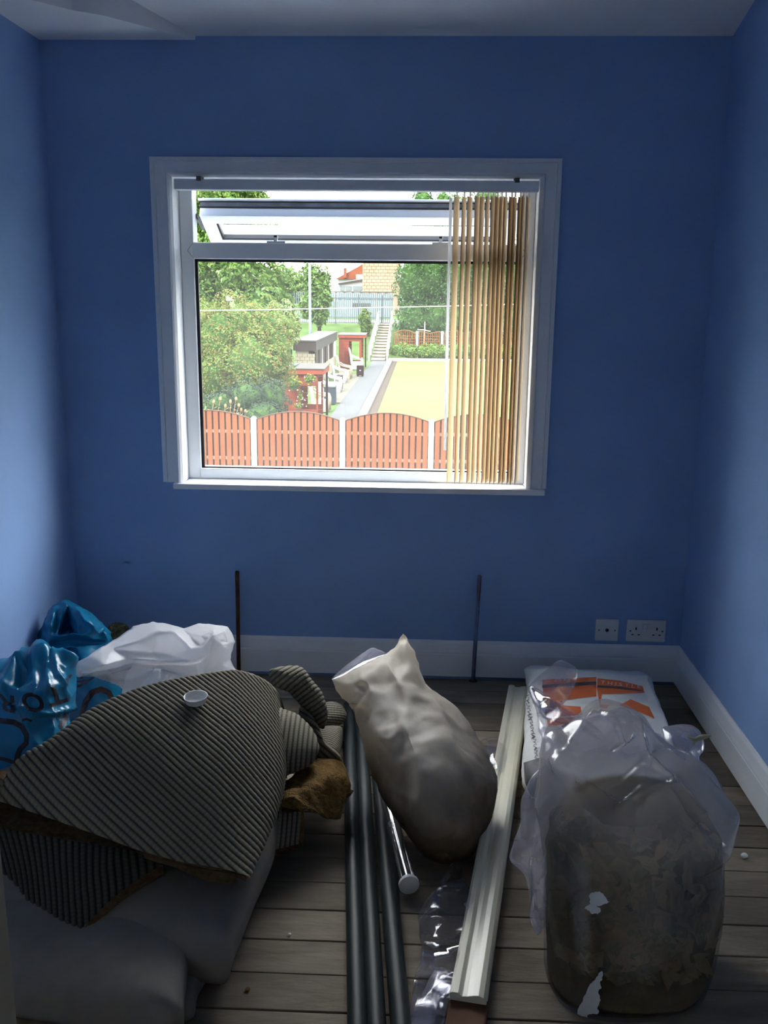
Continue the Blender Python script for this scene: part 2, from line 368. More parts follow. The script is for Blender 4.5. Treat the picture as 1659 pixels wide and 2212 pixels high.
# ------------------------------------------------------------------ materials
M = dict(
    blue=mat('blue_paint', (0.25, 0.39, 0.665), 0.75, 0.25, var=0.06, scale=3, bump=0.05, bscale=120),
    ceil=mat('ceiling_white', (0.78, 0.80, 0.82), 0.85, 0.2, var=0.03, scale=4, bump=0.05, bscale=80),
    gloss=mat('white_gloss_paint', (0.80, 0.82, 0.85), 0.35, 0.5, var=0.03, scale=6),
    pvc=mat('white_pvc', (0.84, 0.86, 0.88), 0.3, 0.5, var=0.02, scale=5),
    gasket=mat('black_gasket', (0.012, 0.012, 0.014), 0.6),
    void=mat('dark_gap', (0.01, 0.01, 0.01), 0.9, 0.1),
    plate=mat('white_plastic_plate', (0.74, 0.75, 0.74), 0.35, 0.5, var=0.02, scale=10),
    rust=mat('rust', (0.045, 0.018, 0.010), 0.8, 0.3, col2=(0.14, 0.05, 0.02), scale=40, bump=0.4, bscale=120),
    rustblue=mat('rust_with_blue_paint', (0.10, 0.035, 0.015), 0.7, 0.3, col2=(0.16, 0.24, 0.42), scale=12, stretch=(1, 1, .8), bump=0.3, bscale=90),
    black=mat('black_plastic', (0.010, 0.016, 0.017), 0.5, 0.22, var=0.3, scale=12),
    cove=mat('cream_cove', (0.74, 0.70, 0.54), 0.35, 0.5, var=0.03, scale=8),
    cap=mat('white_cap', (0.8, 0.8, 0.78), 0.4),
    foam=mat('tan_foam', (0.15, 0.088, 0.030), 0.95, 0.1, col2=(0.25, 0.150, 0.055), scale=60, bump=0.8, bscale=160),
    brown=mat('brown_foam_edge', (0.075, 0.045, 0.022), 0.95, 0.1, col2=(0.13, 0.08, 0.04), scale=70, bump=0.6, bscale=200),
    rib=None,
    felt=mat('grey_felt', (0.185, 0.172, 0.152), 0.95, 0.1, var=0.05, scale=30, bump=0.15, bscale=500),
    bluebag=sheet_mat('blue_polythene', (0.008, 0.215, 0.40), 0.26, 0.25, 0.6, bump=0.10, bscale=30),
    ink=mat('dark_print', (0.006, 0.008, 0.02), 0.4),
    inkbrown=mat('brown_print', (0.035, 0.018, 0.022), 0.4),
    whitebag=sheet_mat('white_polythene', (0.92, 0.91, 0.92), 0.33, 0.55, 0.5, bump=0.05, bscale=40),
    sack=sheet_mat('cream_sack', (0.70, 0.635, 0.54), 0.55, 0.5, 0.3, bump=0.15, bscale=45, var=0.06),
    paper=mat('white_paper_sack', (0.78, 0.77, 0.74), 0.7, 0.2, var=0.05, scale=12, bump=0.2, bscale=70),
    orange=mat('orange_print', (0.72, 0.17, 0.055), 0.6, 0.3, var=0.05, scale=10),
    band=mat('grey_print', (0.10, 0.085, 0.10), 0.6, 0.3),
    greypanel=mat('grey_panel_print', (0.13, 0.13, 0.135), 0.6, 0.3, var=0.25, scale=25),
    dirt=mat('garden_waste', (0.045, 0.034, 0.014), 0.9, 0.2, col2=(0.16, 0.115, 0.05), scale=11, bump=0.7, bscale=60),
    leafd=mat('dead_leaf', (0.16, 0.115, 0.05), 0.8, 0.2, var=0.5, scale=9),
    leafg=mat('olive_leaf', (0.105, 0.098, 0.038), 0.8, 0.2, var=0.4, scale=9),
    leafo=mat('orange_leaf', (0.20, 0.125, 0.055), 0.8, 0.2, var=0.4, scale=9),
    clear=film('clear_polythene', (0.95, 0.95, 0.97), 0.035, 0.30, 0.07, bump=0.08, bscale=20),
    hazy=film('hazy_polythene', (0.91, 0.91, 0.95), 0.24, 0.35, 0.14, (0.72, 0.72, 0.82), bump=0.12, bscale=16, hvar=0.6),
    tube=film('clear_tube', (0.93, 0.94, 0.95), 0.06, 0.5, 0.06),
    glass=film('dusty_glass', (0.97, 0.98, 0.98), 0.021, 0.05, 0.02, (0.9, 0.9, 0.9)),
    slat=sheet_mat('tan_blind_fabric', (0.70, 0.595, 0.44), 0.8, 0.5, 0.1, var=0.04),
    wand=sheet_mat('white_wand', (0.9, 0.9, 0.9), 0.3, 0.75),
    rag=mat('dark_rag', (0.02, 0.022, 0.014), 0.95, 0.1, col2=(0.07, 0.075, 0.045), scale=50, bump=1.0, bscale=90),
)
def board_mat():
    m = mat('old_floorboard', (0.170, 0.140, 0.104), 0.8, 0.2, col2=(0.245, 0.205, 0.155), scale=4, stretch=(1.6, 6, 6), bump=0.25, bscale=12)
    nt = m.node_tree; b = nt.nodes['Principled BSDF']
    oi = nt.nodes.new('ShaderNodeObjectInfo'); hs = nt.nodes.new('ShaderNodeHueSaturation'); mr = nt.nodes.new('ShaderNodeMapRange')
    mr.inputs[3].default_value = 0.72; mr.inputs[4].default_value = 1.2
    nt.links.new(oi.outputs['Random'], mr.inputs[0]); nt.links.new(mr.outputs[0], hs.inputs['Value'])
    src = b.inputs['Base Color'].links[0].from_socket
    nt.links.new(src, hs.inputs['Color']); nt.links.new(hs.outputs[0], b.inputs['Base Color']); return m
def shaded(m, lo, hi, col):
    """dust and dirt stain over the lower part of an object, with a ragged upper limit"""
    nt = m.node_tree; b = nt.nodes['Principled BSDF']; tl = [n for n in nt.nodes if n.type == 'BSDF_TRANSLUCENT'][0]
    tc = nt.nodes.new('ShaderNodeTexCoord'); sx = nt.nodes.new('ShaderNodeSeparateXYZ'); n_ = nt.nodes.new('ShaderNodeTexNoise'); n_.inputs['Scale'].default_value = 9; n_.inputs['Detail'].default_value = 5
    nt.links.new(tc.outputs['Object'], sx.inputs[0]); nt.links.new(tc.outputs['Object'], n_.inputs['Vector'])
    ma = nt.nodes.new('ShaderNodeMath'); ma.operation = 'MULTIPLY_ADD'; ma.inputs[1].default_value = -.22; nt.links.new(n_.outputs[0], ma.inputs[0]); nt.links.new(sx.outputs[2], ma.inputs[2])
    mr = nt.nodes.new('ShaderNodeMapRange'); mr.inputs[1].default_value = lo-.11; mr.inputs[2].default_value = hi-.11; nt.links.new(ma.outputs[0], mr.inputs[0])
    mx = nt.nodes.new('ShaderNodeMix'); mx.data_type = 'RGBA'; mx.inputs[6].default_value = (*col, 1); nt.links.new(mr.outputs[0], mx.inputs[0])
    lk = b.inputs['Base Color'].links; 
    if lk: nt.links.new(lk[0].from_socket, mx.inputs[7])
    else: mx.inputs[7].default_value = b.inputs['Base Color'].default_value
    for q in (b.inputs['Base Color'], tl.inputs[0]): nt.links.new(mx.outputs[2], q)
shaded(M['sack'], .10, .30, (0.20, 0.155, 0.11))
M['board'] = board_mat()
def rib_mat(name, dark, crest):
    """rubber cords, dusty on top; groove shade put into the colour; 'top' is stored on the mesh"""
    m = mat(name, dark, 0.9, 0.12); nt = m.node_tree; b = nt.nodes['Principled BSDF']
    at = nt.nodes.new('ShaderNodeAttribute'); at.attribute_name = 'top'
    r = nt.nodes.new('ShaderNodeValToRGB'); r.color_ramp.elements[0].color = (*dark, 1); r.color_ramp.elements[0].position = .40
    r.color_ramp.elements[1].color = (*crest, 1); r.color_ramp.elements[1].position = 1.0
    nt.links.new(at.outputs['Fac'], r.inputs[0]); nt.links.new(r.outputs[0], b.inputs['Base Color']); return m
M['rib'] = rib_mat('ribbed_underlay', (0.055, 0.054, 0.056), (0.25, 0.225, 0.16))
M['rib_shaded'] = rib_mat('ribbed_underlay_shaded', (0.012, 0.013, 0.014), (0.07, 0.067, 0.055))  # same underlay, with the lower fold's shadow put into the colour
def set_attr(o, k, t):
    a = o.data.attributes.new(k, 'FLOAT', 'POINT'); a.data.foreach_set('value', np.asarray(t, np.float32).ravel())
def set_top(o, t): set_attr(o, 'top', t)
M['mist'] = film('misted_polythene', (0.92, 0.92, 0.95), 0.25, 0.32, 0.14, (0.70, 0.67, 0.65), bump=0.10, bscale=16)
_n = M['mist'].node_tree; _at = _n.nodes.new('ShaderNodeAttribute'); _at.attribute_name = 'mist'          # condensation, thicker over the empty upper part
_n.links.new(_at.outputs['Fac'], [q for q in _n.nodes if q.type == 'MIX_SHADER' and q.inputs[1].links and q.inputs[1].links[0].from_node.type == 'BSDF_TRANSPARENT'][0].inputs[0])

# ------------------------------------------------------------------ room shell
XL, XR, YB, YF = -1.3137, 0.9972, 3.3936, -0.40
WX0, WX1, WZ0, WZ1 = -0.877, 0.387, 0.750, 1.8254
def struct(o): o['kind'] = 'structure'; return o
OUT = 3.60
mb = MB()
_h = .008
mb.box((XL-.3, YB, -.3), (WX0-_h, OUT, 3.2)); mb.box((WX1+_h, YB, -.3), (XR+.3, OUT, 3.2))
mb.box((WX0-_h, YB, -.3), (WX1+_h, OUT, WZ0-.02)); mb.box((WX0-_h, YB, WZ1+_h), (WX1+_h, OUT, 3.2))
struct(mb.build('wall_back', M['blue']))
struct(MB().box((XL-.3, YF-.3, -.3), (XL, YB+.1, 3.2)).build('wall_left', M['blue']))
struct(MB().box((XR, YF-.3, -.3), (XR+.3, YB+.1, 3.2)).build('wall_right', M['blue']))
struct(MB().box((XL-.1, YF-.3, -.3), (XR+.1, YF, 3.2)).build('wall_landing', M['ceil']))
JX0 = float(atY(19, 2212, .845)[0])
struct(MB().box((XL-.1, .72, -.3), (JX0, .84, 3.2)).box((JX0+.90, .72, -.3), (XR+.1, .84, 3.2)).box((JX0, .72, 2.05), (JX0+.90, .84, 3.2)).build('wall_front', M['ceil']))
# ceiling: sloping part rising from the window wall, flat further in, lower boxed soffit on the left
SL = math.tan(math.radians(15.5)); z0 = 2.276
yk = 2.3; zk = z0+(YB-yk)*SL
ceil = MB()
ceil.add([(XL-.1, YB+.12, z0-.12*SL), (XR+.1, YB+.12, z0-.12*SL), (XR+.1, yk, zk), (XL-.1, yk, zk), (XL-.1, YF-.1, zk), (XR+.1, YF-.1, zk),
          (XL-.1, YB+.12, 3.3), (XR+.1, YB+.12, 3.3), (XL-.1, YF-.1, 3.3), (XR+.1, YF-.1, 3.3)],
         [(0,1,2,3), (3,2,5,4), (6,8,9,7), (0,6,7,1), (4,5,9,8), (0,3,4,8,6), (1,7,9,5,2)])
struct(ceil.build('ceiling', M['ceil']))
zs = 2.264
edge = [atZ(x, y, zs) for x, y in ((430, 84), (385, 76.5), (226, 34), (170, 24.5), (155, 22), (67, 0))]
edge = [(float(e[0]), min(float(e[1]), YB+.02)) for e in edge]; edge[0] = (edge[0][0], YB+.02)
e_end = (XL-.02, edge[-1][1]-(edge[-1][0]-XL)*0.9)
plan = edge+[e_end, (XL-.02, YB+.02)]
n = len(plan); sof = MB()
sof.add([(x, y, zs) for x, y in plan]+[(x, y, 2.95) for x, y in plan], [tuple(range(n)), tuple(range(2*n-1, n-1, -1))]+[(i, n+i, n+(i+1) % n, (i+1) % n) for i in range(n)])
struct(sof.build('trim_3', M['ceil']))

# floor: boards across the room, each a part
fl = thing('floor', None, None, (0, 1.3, 0), kind='structure')
MB().box((XL-.1, YF-.1, -.30), (XR+.1, YB+.1, -.026)).build('subfloor', M['void'], fl)
pitch = 0.1088; y = 2.401+9*pitch; k = 0
while y > YF:
    ya, yb = y-pitch+.0022, min(y-.0022, YB); dz = random.uniform(-.0012, .0012)
    if yb > ya+.01:
        cuts = [XL] + sorted(random.sample([-.9, -.5, .55, .8], 1 if k % 3 == 0 else 0)) + [XR]
        for xa, xb in zip(cuts[:-1], cuts[1:]):
            MB().box((xa+.001, ya, -.026), (xb-.001, yb, dz-.0012)).build('floorboard', M['board'], fl, bevel=.0015)
    y -= pitch; k += 1

def skirting(name, p0, p1, inward):
    prof = [(0, .010), (.018, .010), (.018, .098), (.0165, .101), (.0165, .106), (.014, .118), (.010, .140), (.004, .151), (0, .151)]
    struct(MB().sweep(prof, p0, p1, inward, (0, 0, 1)).build(name, M['gloss']))
skirting('baseboard_back', (XL, YB, 0), (XR, YB, 0), (0, -1, 0))
skirting('baseboard_right', (XR, YB-.0165, 0), (XR, .84, 0), (-1, 0, 0))
skirting('baseboard_left', (XL, YB-.0165, 0), (XL, .84, 0), (1, 0, 0))

# door lining and architrave of the doorway the camera looks through
JX = float(atY(19, 2212, .845)[0])
struct(MB().box((JX-.07, .838, 0), (JX+.004, .855, 2.05)).box((JX, .70, 0), (JX+.012, .84, 2.05)).build('trim_2', mat('cream_door_lining', (0.34, 0.30, 0.22), .5, .3, var=.05, scale=5), bevel=.002))

# ------------------------------------------------------------------ window
win = thing('window_1', None, None, (-.245, 3.5, .75), kind='structure')
# moulded architrave
def arch_bar(mbx, p0, p1, inw):
    d = np.array(p1, float)-np.array(p0, float)
    prof = [(0, 0), (0, .016), (.016, .018), (.018, .0215), (.020, .018), (.058, .019), (.062, .024), (.068, .020), (.074, .014), (.0755, .0)]
    mbx.sweep(prof, p0, p1, inw, (0, -1, 0))
ar = MB()
TX0, TX1, TZ1 = -.9526, .4600, 1.8921
def mitred(mbx):
    prof = [(0, 0), (0, .016), (.013, .018), (.0155, .0225), (.018, .018), (.050, .019), (.055, .024), (.061, .020), (.068, .012), (.069, .0)]
    rows = []
    for a, b in prof:
        ax = a*(WX0-TX0)/.069; axr = a*(TX1-WX1)/.069; az = a*(TZ1-WZ1)/.069
        rows.append([(TX0+ax, YB-b, .752), (TX0+ax, YB-b, TZ1-az), (TX1-axr, YB-b, TZ1-az), (TX1-axr, YB-b, .752)])
    vs = [p for r in rows for p in r]; fs = []
    for i in range(len(rows)-1):
        for j in range(3): fs.append((i*4+j, i*4+j+1, (i+1)*4+j+1, (i+1)*4+j))
    n = len(rows); fs += [tuple(i*4 for i in range(n)), tuple(i*4+3 for i in range(n-1, -1, -1))]
    mbx.add(vs, fs)
mitred(ar); struct(ar.build('trim_1', M['gloss']))
# reveal lining, sill
YFR = 3.462
lin = MB()
lin.box((WX0-.01, YB-.002, WZ0), (WX0, YFR+.01, WZ1)); lin.box((WX1, YB-.002, WZ0), (WX1+.01, YFR+.01, WZ1)); lin.box((WX0, YB-.002, WZ1), (WX1, YFR+.01, WZ1+.012))
lin.build('reveal_lining', M['gloss'], win)
sl_ = MB().box((WX0-.036, YB-.034, WZ0-.021), (WX1+.0675, YB+.001, WZ0)); sl_.box((WX0, YB, WZ0-.021), (WX1, YFR+.06, WZ0))
sl_.build('window_sill', M['gloss'], win, bevel=.003)
# fixed frame: jambs, head, bottom rail, transom
GX0, GX1, GZ0 = -.839, .346, .7905
YFB = YFR+.068
def bar(mbx, x0, x1, za, zb, y0=YFR, y1=YFB): mbx.box((x0, y0, za), (x1, y1, zb))
fr = MB(); bar(fr, WX0, GX0+.010, WZ0, WZ1); fr.build('frame_jamb', M['pvc'], win, bevel=.004)
fr = MB(); bar(fr, GX1-.010, WX1, WZ0, WZ1); fr.build('frame_jamb', M['pvc'], win, bevel=.004)
fr = MB(); bar(fr, GX0, GX1, WZ0, GZ0); fr.build('bottom_rail', M['pvc'], win, bevel=.004)
fr = MB(); bar(fr, GX0, GX1, 1.797, WZ1); fr.build('head_rail', M['pvc'], win, bevel=.004)
tz0, tz1 = 1.556, 1.614
fr = MB(); bar(fr, GX0, GX1, tz0, tz1, YFR-.002); fr.build('transom', M['pvc'], win, bevel=.004)
# mitre joints of the transom: fine dark lines
for sx, xe in ((-1, GX0+.010), (1, GX1-.010)):
    j = MB()
    for dz in (-1, 1):
        p0 = np.array([xe, YFR-.0025, (tz0+tz1)/2+dz*.029]); p1 = np.array([xe+sx*.022, YFR-.0025, (tz0+tz1)/2])
        if True:
            d = p1-p0; nrm = np.array([-d[2], 0, d[0]]); nrm /= np.linalg.norm(nrm)
            j.add([p0+nrm*.0006, p0-nrm*.0006, p1-nrm*.0006, p1+nrm*.0006], [(0,1,2,3)])
    j.build('mitre_joint', M['greypanel'], win)
# gasket and bead round the fixed pane
gk = MB(); gy = YFR+.010; xa, xb, za, zb = GX0+.010, GX1-.010, GZ0, tz0
for b in (((xa, gy, za), (xa+.011, gy+.01, zb)), ((xb-.011, gy, za), (xb, gy+.01, zb)), ((xa, gy, za), (xb, gy+.01, za+.005)), ((xa, gy, zb-.009), (xb, gy+.01, zb))): gk.box(*b)
gk.build('gasket', M['gasket'], win)
MB().box((xa, gy+.011, za), (xb, gy+.014, zb)).build('pane', M['glass'], win)
# top-hung sash, pushed open outwards
phi = math.radians(64); top = np.array([0, 3.552, 1.711]); dd = np.array([0, math.sin(phi), -math.cos(phi)]); nn = np.array([0, -math.cos(phi), -math.sin(phi)])
L = .224; sx0, sx1 = -.826, .341; ts = .068
sash = MB()
def sbox(mbx, x0, x1, s0, s1, t0, t1):
    c = np.array([(x0+x1)/2, 0, 0])+top+dd*(s0+s1)/2+nn*(t0+t1)/2
    mbx.obox(c, ((x1-x0)/2, 0, 0), dd*(s1-s0)/2, nn*(t1-t0)/2)
sbox(sash, sx0, sx1, 0, .056, -ts, 0); sbox(sash, sx0, sx1, L-.046, L, -ts, 0)
sbox(sash, sx0, sx0+.05, .056, L-.046, -ts, 0); sbox(sash, sx1-.05, sx1, .056, L-.046, -ts, 0)
sbox(sash, sx0-.008, sx1+.008, -.010, 0, -ts, -ts+.009)
so = sash.build('sash', M['pvc'], win, bevel=.003)
g2 = MB()
for q in ((sx0+.05, sx1-.05, .056, .060), (sx0+.05, sx1-.05, L-.058, L-.046), (sx0+.05, sx0+.058, .056, L-.046), (sx1-.058, sx1-.05, .056, L-.046)): sbox(g2, *q, -.02, -.004)
for t0, t1 in ((-.060, -.055), (-.038, -.032)): sbox(g2, sx0-.002, sx1+.002, -.003, 0, t0, t1); sbox(g2, sx0-.003, sx0, 0, L, t0, t1); sbox(g2, sx1, sx1+.003, 0, L, t0, t1)
g2.build('gasket', M['gasket'], so)
g3 = MB(); sbox(g3, sx0+.001, sx1-.001, -.0015, 0, -.055, -.038); g3.build('hinge_track', M['greypanel'], so)
p2 = MB(); sbox(p2, sx0+.05, sx1-.05, .056, L-.046, -.030, -.026); p2.build('pane', M['glass'], so)
for sx in (sx0, sx1):
    h = MB(); h.obox((sx, 3.56, 1.69), (.004, 0, 0), (0, .05, -.02), (0, .003, .006)); h.build('friction_hinge', M['greypanel'], win)
for px in (597, 952):
    c = atY(px, 521, YFR+.03); h = MB()
    h.box((c[0]-.030, YFR+.002, tz1-.001), (c[0]+.035, YFR+.03, tz1+.006)); h.obox((c[0], YFR+.018, tz1+.014), (.006, 0, 0), (0, .006, 0), (.002, 0, .012))
    hh = h.build('stay_catch', M['pvc'], win)
    MB().box((c[0]-.006, YFR+.011, tz1+.020), (c[0]+.004, YFR+.013, tz1+.026)).build('latch', M['gasket'], hh)

# ------------------------------------------------------------------ vertical blind
bl = thing('vertical_blind', 'tan fabric vertical blind drawn to the right side of the window', 'blind', (.24, 3.37, .77))
MB().box((-.862, 3.345, 1.781), (.382, 3.385, 1.8165)).build('headrail', M['pvc'], bl, bevel=.003)
for px in (430, 1117):
    c = atY(px, 391, 3.35); MB().box((c[0]-.008, 3.342, 1.810), (c[0]+.008, 3.39, 1.8254)).build('bracket', M['greypanel'], bl)
sl_px = [(968, 22), (986, 14), (996, 20), (1011, 22), (1022, 18), (1034, 16), (1044, 20), (1052, 22), (1062, 18), (1071, 16), (1080, 26), (1090, 16), (1099, 22), (1108, 14), (1117, 18)]
for i, (px, wpx) in enumerate(sl_px):
    x = float(atY(px+wpx*.3, 900, 3.365)[0]); ang = math.radians(85.5)-math.asin(min(.9, wpx*.43/45.5))
    hw = .0445; du = np.array([math.cos(ang), math.sin(ang), 0]); nv = np.array([-du[1], du[0], 0]); zt, zb = 1.768, .772
    rows = []
    for t in np.linspace(-1, 1, 7):
        rows.append(np.array([x, 3.372, 0])+du*hw*t*.86+nv*(.006*(1-t*t)))
    V = []; Fc = []
    for s in (0, .0007):
        for r in rows: V += [r+nv*s+np.array([0, 0, zb]), r+nv*s+np.array([0, 0, zt])]
    k = len(rows)
    for i2 in range(k-1):
        a = 2*i2; Fc.append((a, a+2, a+3, a+1)); b = a+2*k; Fc.append((b, b+1, b+3, b+2))
    Fc += [(0, 1, 2*k+1, 2*k), (2*k-2, 4*k-2, 4*k-1, 2*k-1)]
    so2 = link_mesh('slat', V, Fc, M['slat'], bl, smooth=True)
    MB().tube([(x, 3.372, 1.766), (x, 3.372, 1.785)], .004, 6).build('hanger', M['wand'], so2)
wd = MB().tube([atY(974, 428, 3.335), atY(967, 700, 3.33), atY(961, 972, 3.325)], .0052, 10); wd.build('wand', M['wand'], bl, smooth=True)

# ------------------------------------------------------------------ sockets and pipe stubs
def plate(name, label, x0, x1, z0, z1, holes, screws, switches=()):
    t = thing(name, label, 'socket', ((x0+x1)/2, YB, z0))
    MB().box((x0, YB-.009, z0), (x1, YB, z1)).build('faceplate', M['plate'], t, bevel=.0025)
    for (cx, cz, w, h) in holes: MB().box((cx-w/2, YB-.0096, cz-h/2), (cx+w/2, YB-.008, cz+h/2)).build('socket_hole', M['gasket'], t)
    for (cx, cz) in screws: MB().tube([(cx, YB-.0100, cz), (cx, YB-.008, cz)], .0035, 10).build('screw', M['greypanel'], t)
    for (cx, cz) in switches: MB().box((cx-.006, YB-.0125, cz-.011), (cx+.006, YB-.008, cz+.011)).build('switch', M['plate'], t, bevel=.001)
x0, z1 = .6745, .2521
t = thing('aerial_socket', 'square white wall socket with one round central hole, above the skirting', 'socket', (x0+.043, YB, z1-.086))
MB().box((x0, YB-.009, z1-.086), (x0+.086, YB, z1)).build('faceplate', M['plate'], t, bevel=.0025)
MB().tube([(x0+.043, YB-.0102, z1-.043), (x0+.043, YB-.008, z1-.043)], .0065, 16).build('socket_hole', M['gasket'], t)
for dx in (.013, .073): MB().tube([(x0+dx, YB-.0100, z1-.043), (x0+dx, YB-.008, z1-.043)], .0032, 10).build('screw', M['greypanel'], t)
x0 = .7918; holes = []
for cx in (x0+.034, x0+.112): holes += [(cx, z1-.034, .0055, .011), (cx-.0115, z1-.058, .008, .004), (cx+.0115, z1-.058, .008, .004)]
plate('double_power_socket', 'double white three-pin power socket low on the blue wall near the corner', x0, x0+.146, z1-.086, z1, holes, [(x0+.013, z1-.043), (x0+.133, z1-.043)], [(x0+.064, z1-.025), (x0+.082, z1-.025)])

def stub(name, label, x0, x1, z, m):
    t = thing(name, label, 'pipe', (x0, YB-.034, 0))
    MB().tube([(x0, YB-.034, 0), ((x0+x1)/2, YB-.034, z/2), (x1, YB-.034, z-.004), (x1, YB-.034, z)], [.0078, .0075, .0078, .006], 14).build('pipe', m, t, smooth=True)
    MB().lathe((x0, YB-.034, 0.0005), [(0.006, .004), (.014, .003), (.017, 0)], 16).build('floor_collar', M['rust'], t, smooth=True)
stub('rusty_pipe', 'bare rusty pipe stub by the wall beside the white bag', -.686, -.682, .418, M['rust'])
stub('rusty_pipe', 'pipe stub with blue paint over rust, left of the plaster sack', .217, .228, .422, M['rustblue'])

# ------------------------------------------------------------------ things on the floor: helpers for depth
def lin(y0, Y0, y1, Y1): return lambda py: Y0+(Y1-Y0)*(py-y0)/(y1-y0)
def loop(pts, fY): return [atY(x, y, fY(y)) for x, y in pts]

# grey felt, two folded thick layers
felt = thing('folded_felt', 'pale grey felt sheet folded in thick layers on the floorboards', 'felt', (-.75, 1.85, 0))
def slab(name, plan, zt, zb, m, parent, power=5, creases=(), crumple=(), nth=150, ns=26, tilt=None):
    """thick soft layer with rounded edges: plan outline in world x,y"""
    zm = (zt+zb)/2; out = [(x, y, zm) for x, y in plan]; c = np.mean(np.array(out), 0)
    V, Fc, s, f = blob(out, c, (0, 0, (zt-zb)/2), (0, 0, -(zt-zb)/2), power, nth, ns)
    V = sculpt(V, Fc, creases, None, crumple)
    if tilt: V[:,2] += tilt[0]*(V[:,0]-c[0])+tilt[1]*(V[:,1]-c[1])
    V[:,2] = np.maximum(V[:,2], zb if not tilt else .002)
    return link_mesh(name, V, Fc, m, parent, smooth=True)
a = [atZ(x, y, .06)[:2] for x, y in ((-120, 2145), (0, 2160), (190, 2185), (378, 2212), (392, 2170), (408, 2095), (425, 2040))]
slab('lower_fold', [a[0], a[1], a[2], a[3], a[4], a[5], a[6], (-.47, 1.95), (-.95, 2.05), (-1.16, 1.95), (-1.16, 1.6)], .125, .003, M['felt'], felt, 4.5, crumple=((vnoise, 5, .012, 3),), tilt=(0, .05))
b = [atZ(x, y, .10)[:2] for x, y in ((205, 2008), (330, 2040), (478, 2077), (500, 2030), (545, 1935), (595, 1825))]
slab('upper_fold', [b[0], b[1], b[2], b[3], b[4], b[5], (-.42, 2.32), (-1.1, 2.36), (-1.14, 1.86)], .155, .03, M['felt'], felt, 3.4, crumple=((vnoise, 5, .012, 8),), tilt=(-.03, .06))
c3 = [atZ(x, y, .015)[:2] for x, y in ((300, 2212), (413, 2206), (428, 2150), (500, 2020), (602, 1832), (610, 1800))]
slab('bottom_layer', [*c3, (-.40, 2.4), (-.9, 2.4), (-.9, 1.8)], .055, .003, M['felt'], felt, 4, crumple=((vnoise, 6, .01, 5),))

# ------------------------------------------------------------------ ribbed carpet underlay
und = thing('carpet_underlay', 'large ribbed brown carpet underlay folded in a heap over grey felt', 'underlay', (-.7, 2.2, 0))
def ribs(P, nrm_dir, pitch, amp, bead, N=None, bdir=None):
    """raise round cords across a surface by parallel slicing planes"""
    N = grid_normals(P) if N is None else N
    q = (P@np.asarray(nrm_dir, float))/pitch; fr = q-np.floor(q); prof = np.sqrt(np.maximum(0, 1-(2*fr-1)**2))
    w = (P@np.asarray(bdir, float))/bead+np.floor(q)*.37
    bd = .5+.5*np.cos(2*math.pi*w); A = amp*prof*(0.88+.12*bd)
    global LAST_TOP; LAST_TOP = prof*(.86+.14*bd)
    return P+N*A[..., None]
def patch(bottom, topc, nu, nv, hfun, over=0.0):
    B = catmull(bottom, nu, False); T = catmull(topc, nu, False)
    u = np.linspace(0, 1, nu); v = np.linspace(0, 1+over, nv); P = np.zeros((nu, nv, 3))
    for j, vv in enumerate(v):
        w = min(vv, 1.0); base = B*(1-w)+T*w; P[:, j] = base+hfun(u, vv)
    return P
def z_pts(l): return [atZ(x, y, z) for x, y, z in l]
bott = z_pts([(-70, 1704, .292), (0, 1722, .285), (100, 1757, .27), (200, 1797, .255), (300, 1838, .235), (400, 1868, .215), (460, 1880, .205), (511, 1893, .20)])
topc = z_pts([(-70, 1722, .298), (0, 1692, .33), (90, 1610, .385), (200, 1533, .44), (300, 1492, .455), (400, 1466, .455), (500, 1448, .44), (600, 1442, .40)])
def h1(u, v):
    w = np.minimum(v, 1.0); o = np.zeros((len(u), 3))
    dome = .055*math.sin(math.pi*min(v, 1)**.9)
    e = np.clip((u-.80)/.20, 0, 1); drop = -.20*(1-np.sqrt(1-e**2))*(.04+.96*w)
    o[:,2] = dome*np.clip((1-u)*5+.25, 0, 1)*np.clip(u*5, .25, 1)+drop
    o[:,0] = .055*np.sin(e*math.pi/2)*math.sin(math.pi*min(1, .15+.8*w))
    if v > 1:   # over the back and down
        k = (v-1)/.45; o[:,2] -= .30*k**1.7; o[:,1] += .10*math.sin(min(1, k*1.3)*math.pi/2)
    return o
P1 = patch(bott, topc, 620, 520, h1, .45)
g = np.stack([P1[...,0]*3, P1[...,1]*3, P1[...,2]*3], -1)
P1[...,2] += .008*np.sin(g[...,0]*2.1+1)*np.cos(g[...,1]*2.7)
# rib direction as seen on the sheet: down-right diagonal; slice planes contain that line
dA = atZ(560, 1800, .30)-atZ(330, 1640, .36); dA /= np.linalg.norm(dA)
Nmid = grid_normals(P1)[300, 180]; Nmid = Nmid*(1 if Nmid[2] > 0 else -1)
qn = np.cross(Nmid, dA); qn /= np.linalg.norm(qn)
Nn = grid_normals(P1); 
if Nn[300, 180, 2] < 0: Nn = -Nn
R1 = ribs(P1, qn, .0136, .0062, .0105, Nn, dA); T1 = LAST_TOP
sheet = grid('top_fold', R1, M['rib'], und, flip=(grid_normals(P1)[300, 180, 2] < 0)); set_top(sheet, T1)
# foam underside and cut edge of the sheet
under = P1[150::5, :300:8]-Nn[150::5, :300:8]*.014
grid('foam_backing', under, M['brown'], und, flip=not (grid_normals(P1)[300, 180, 2] < 0))
ed = P1[::4, 0]; e2 = ed-Nn[::4, 0]*.010
grid('foam_edge', np.stack([ed, ed*.5+e2*.5+np.array([0, -.003, 0]), e2], 1), M['brown'], und)
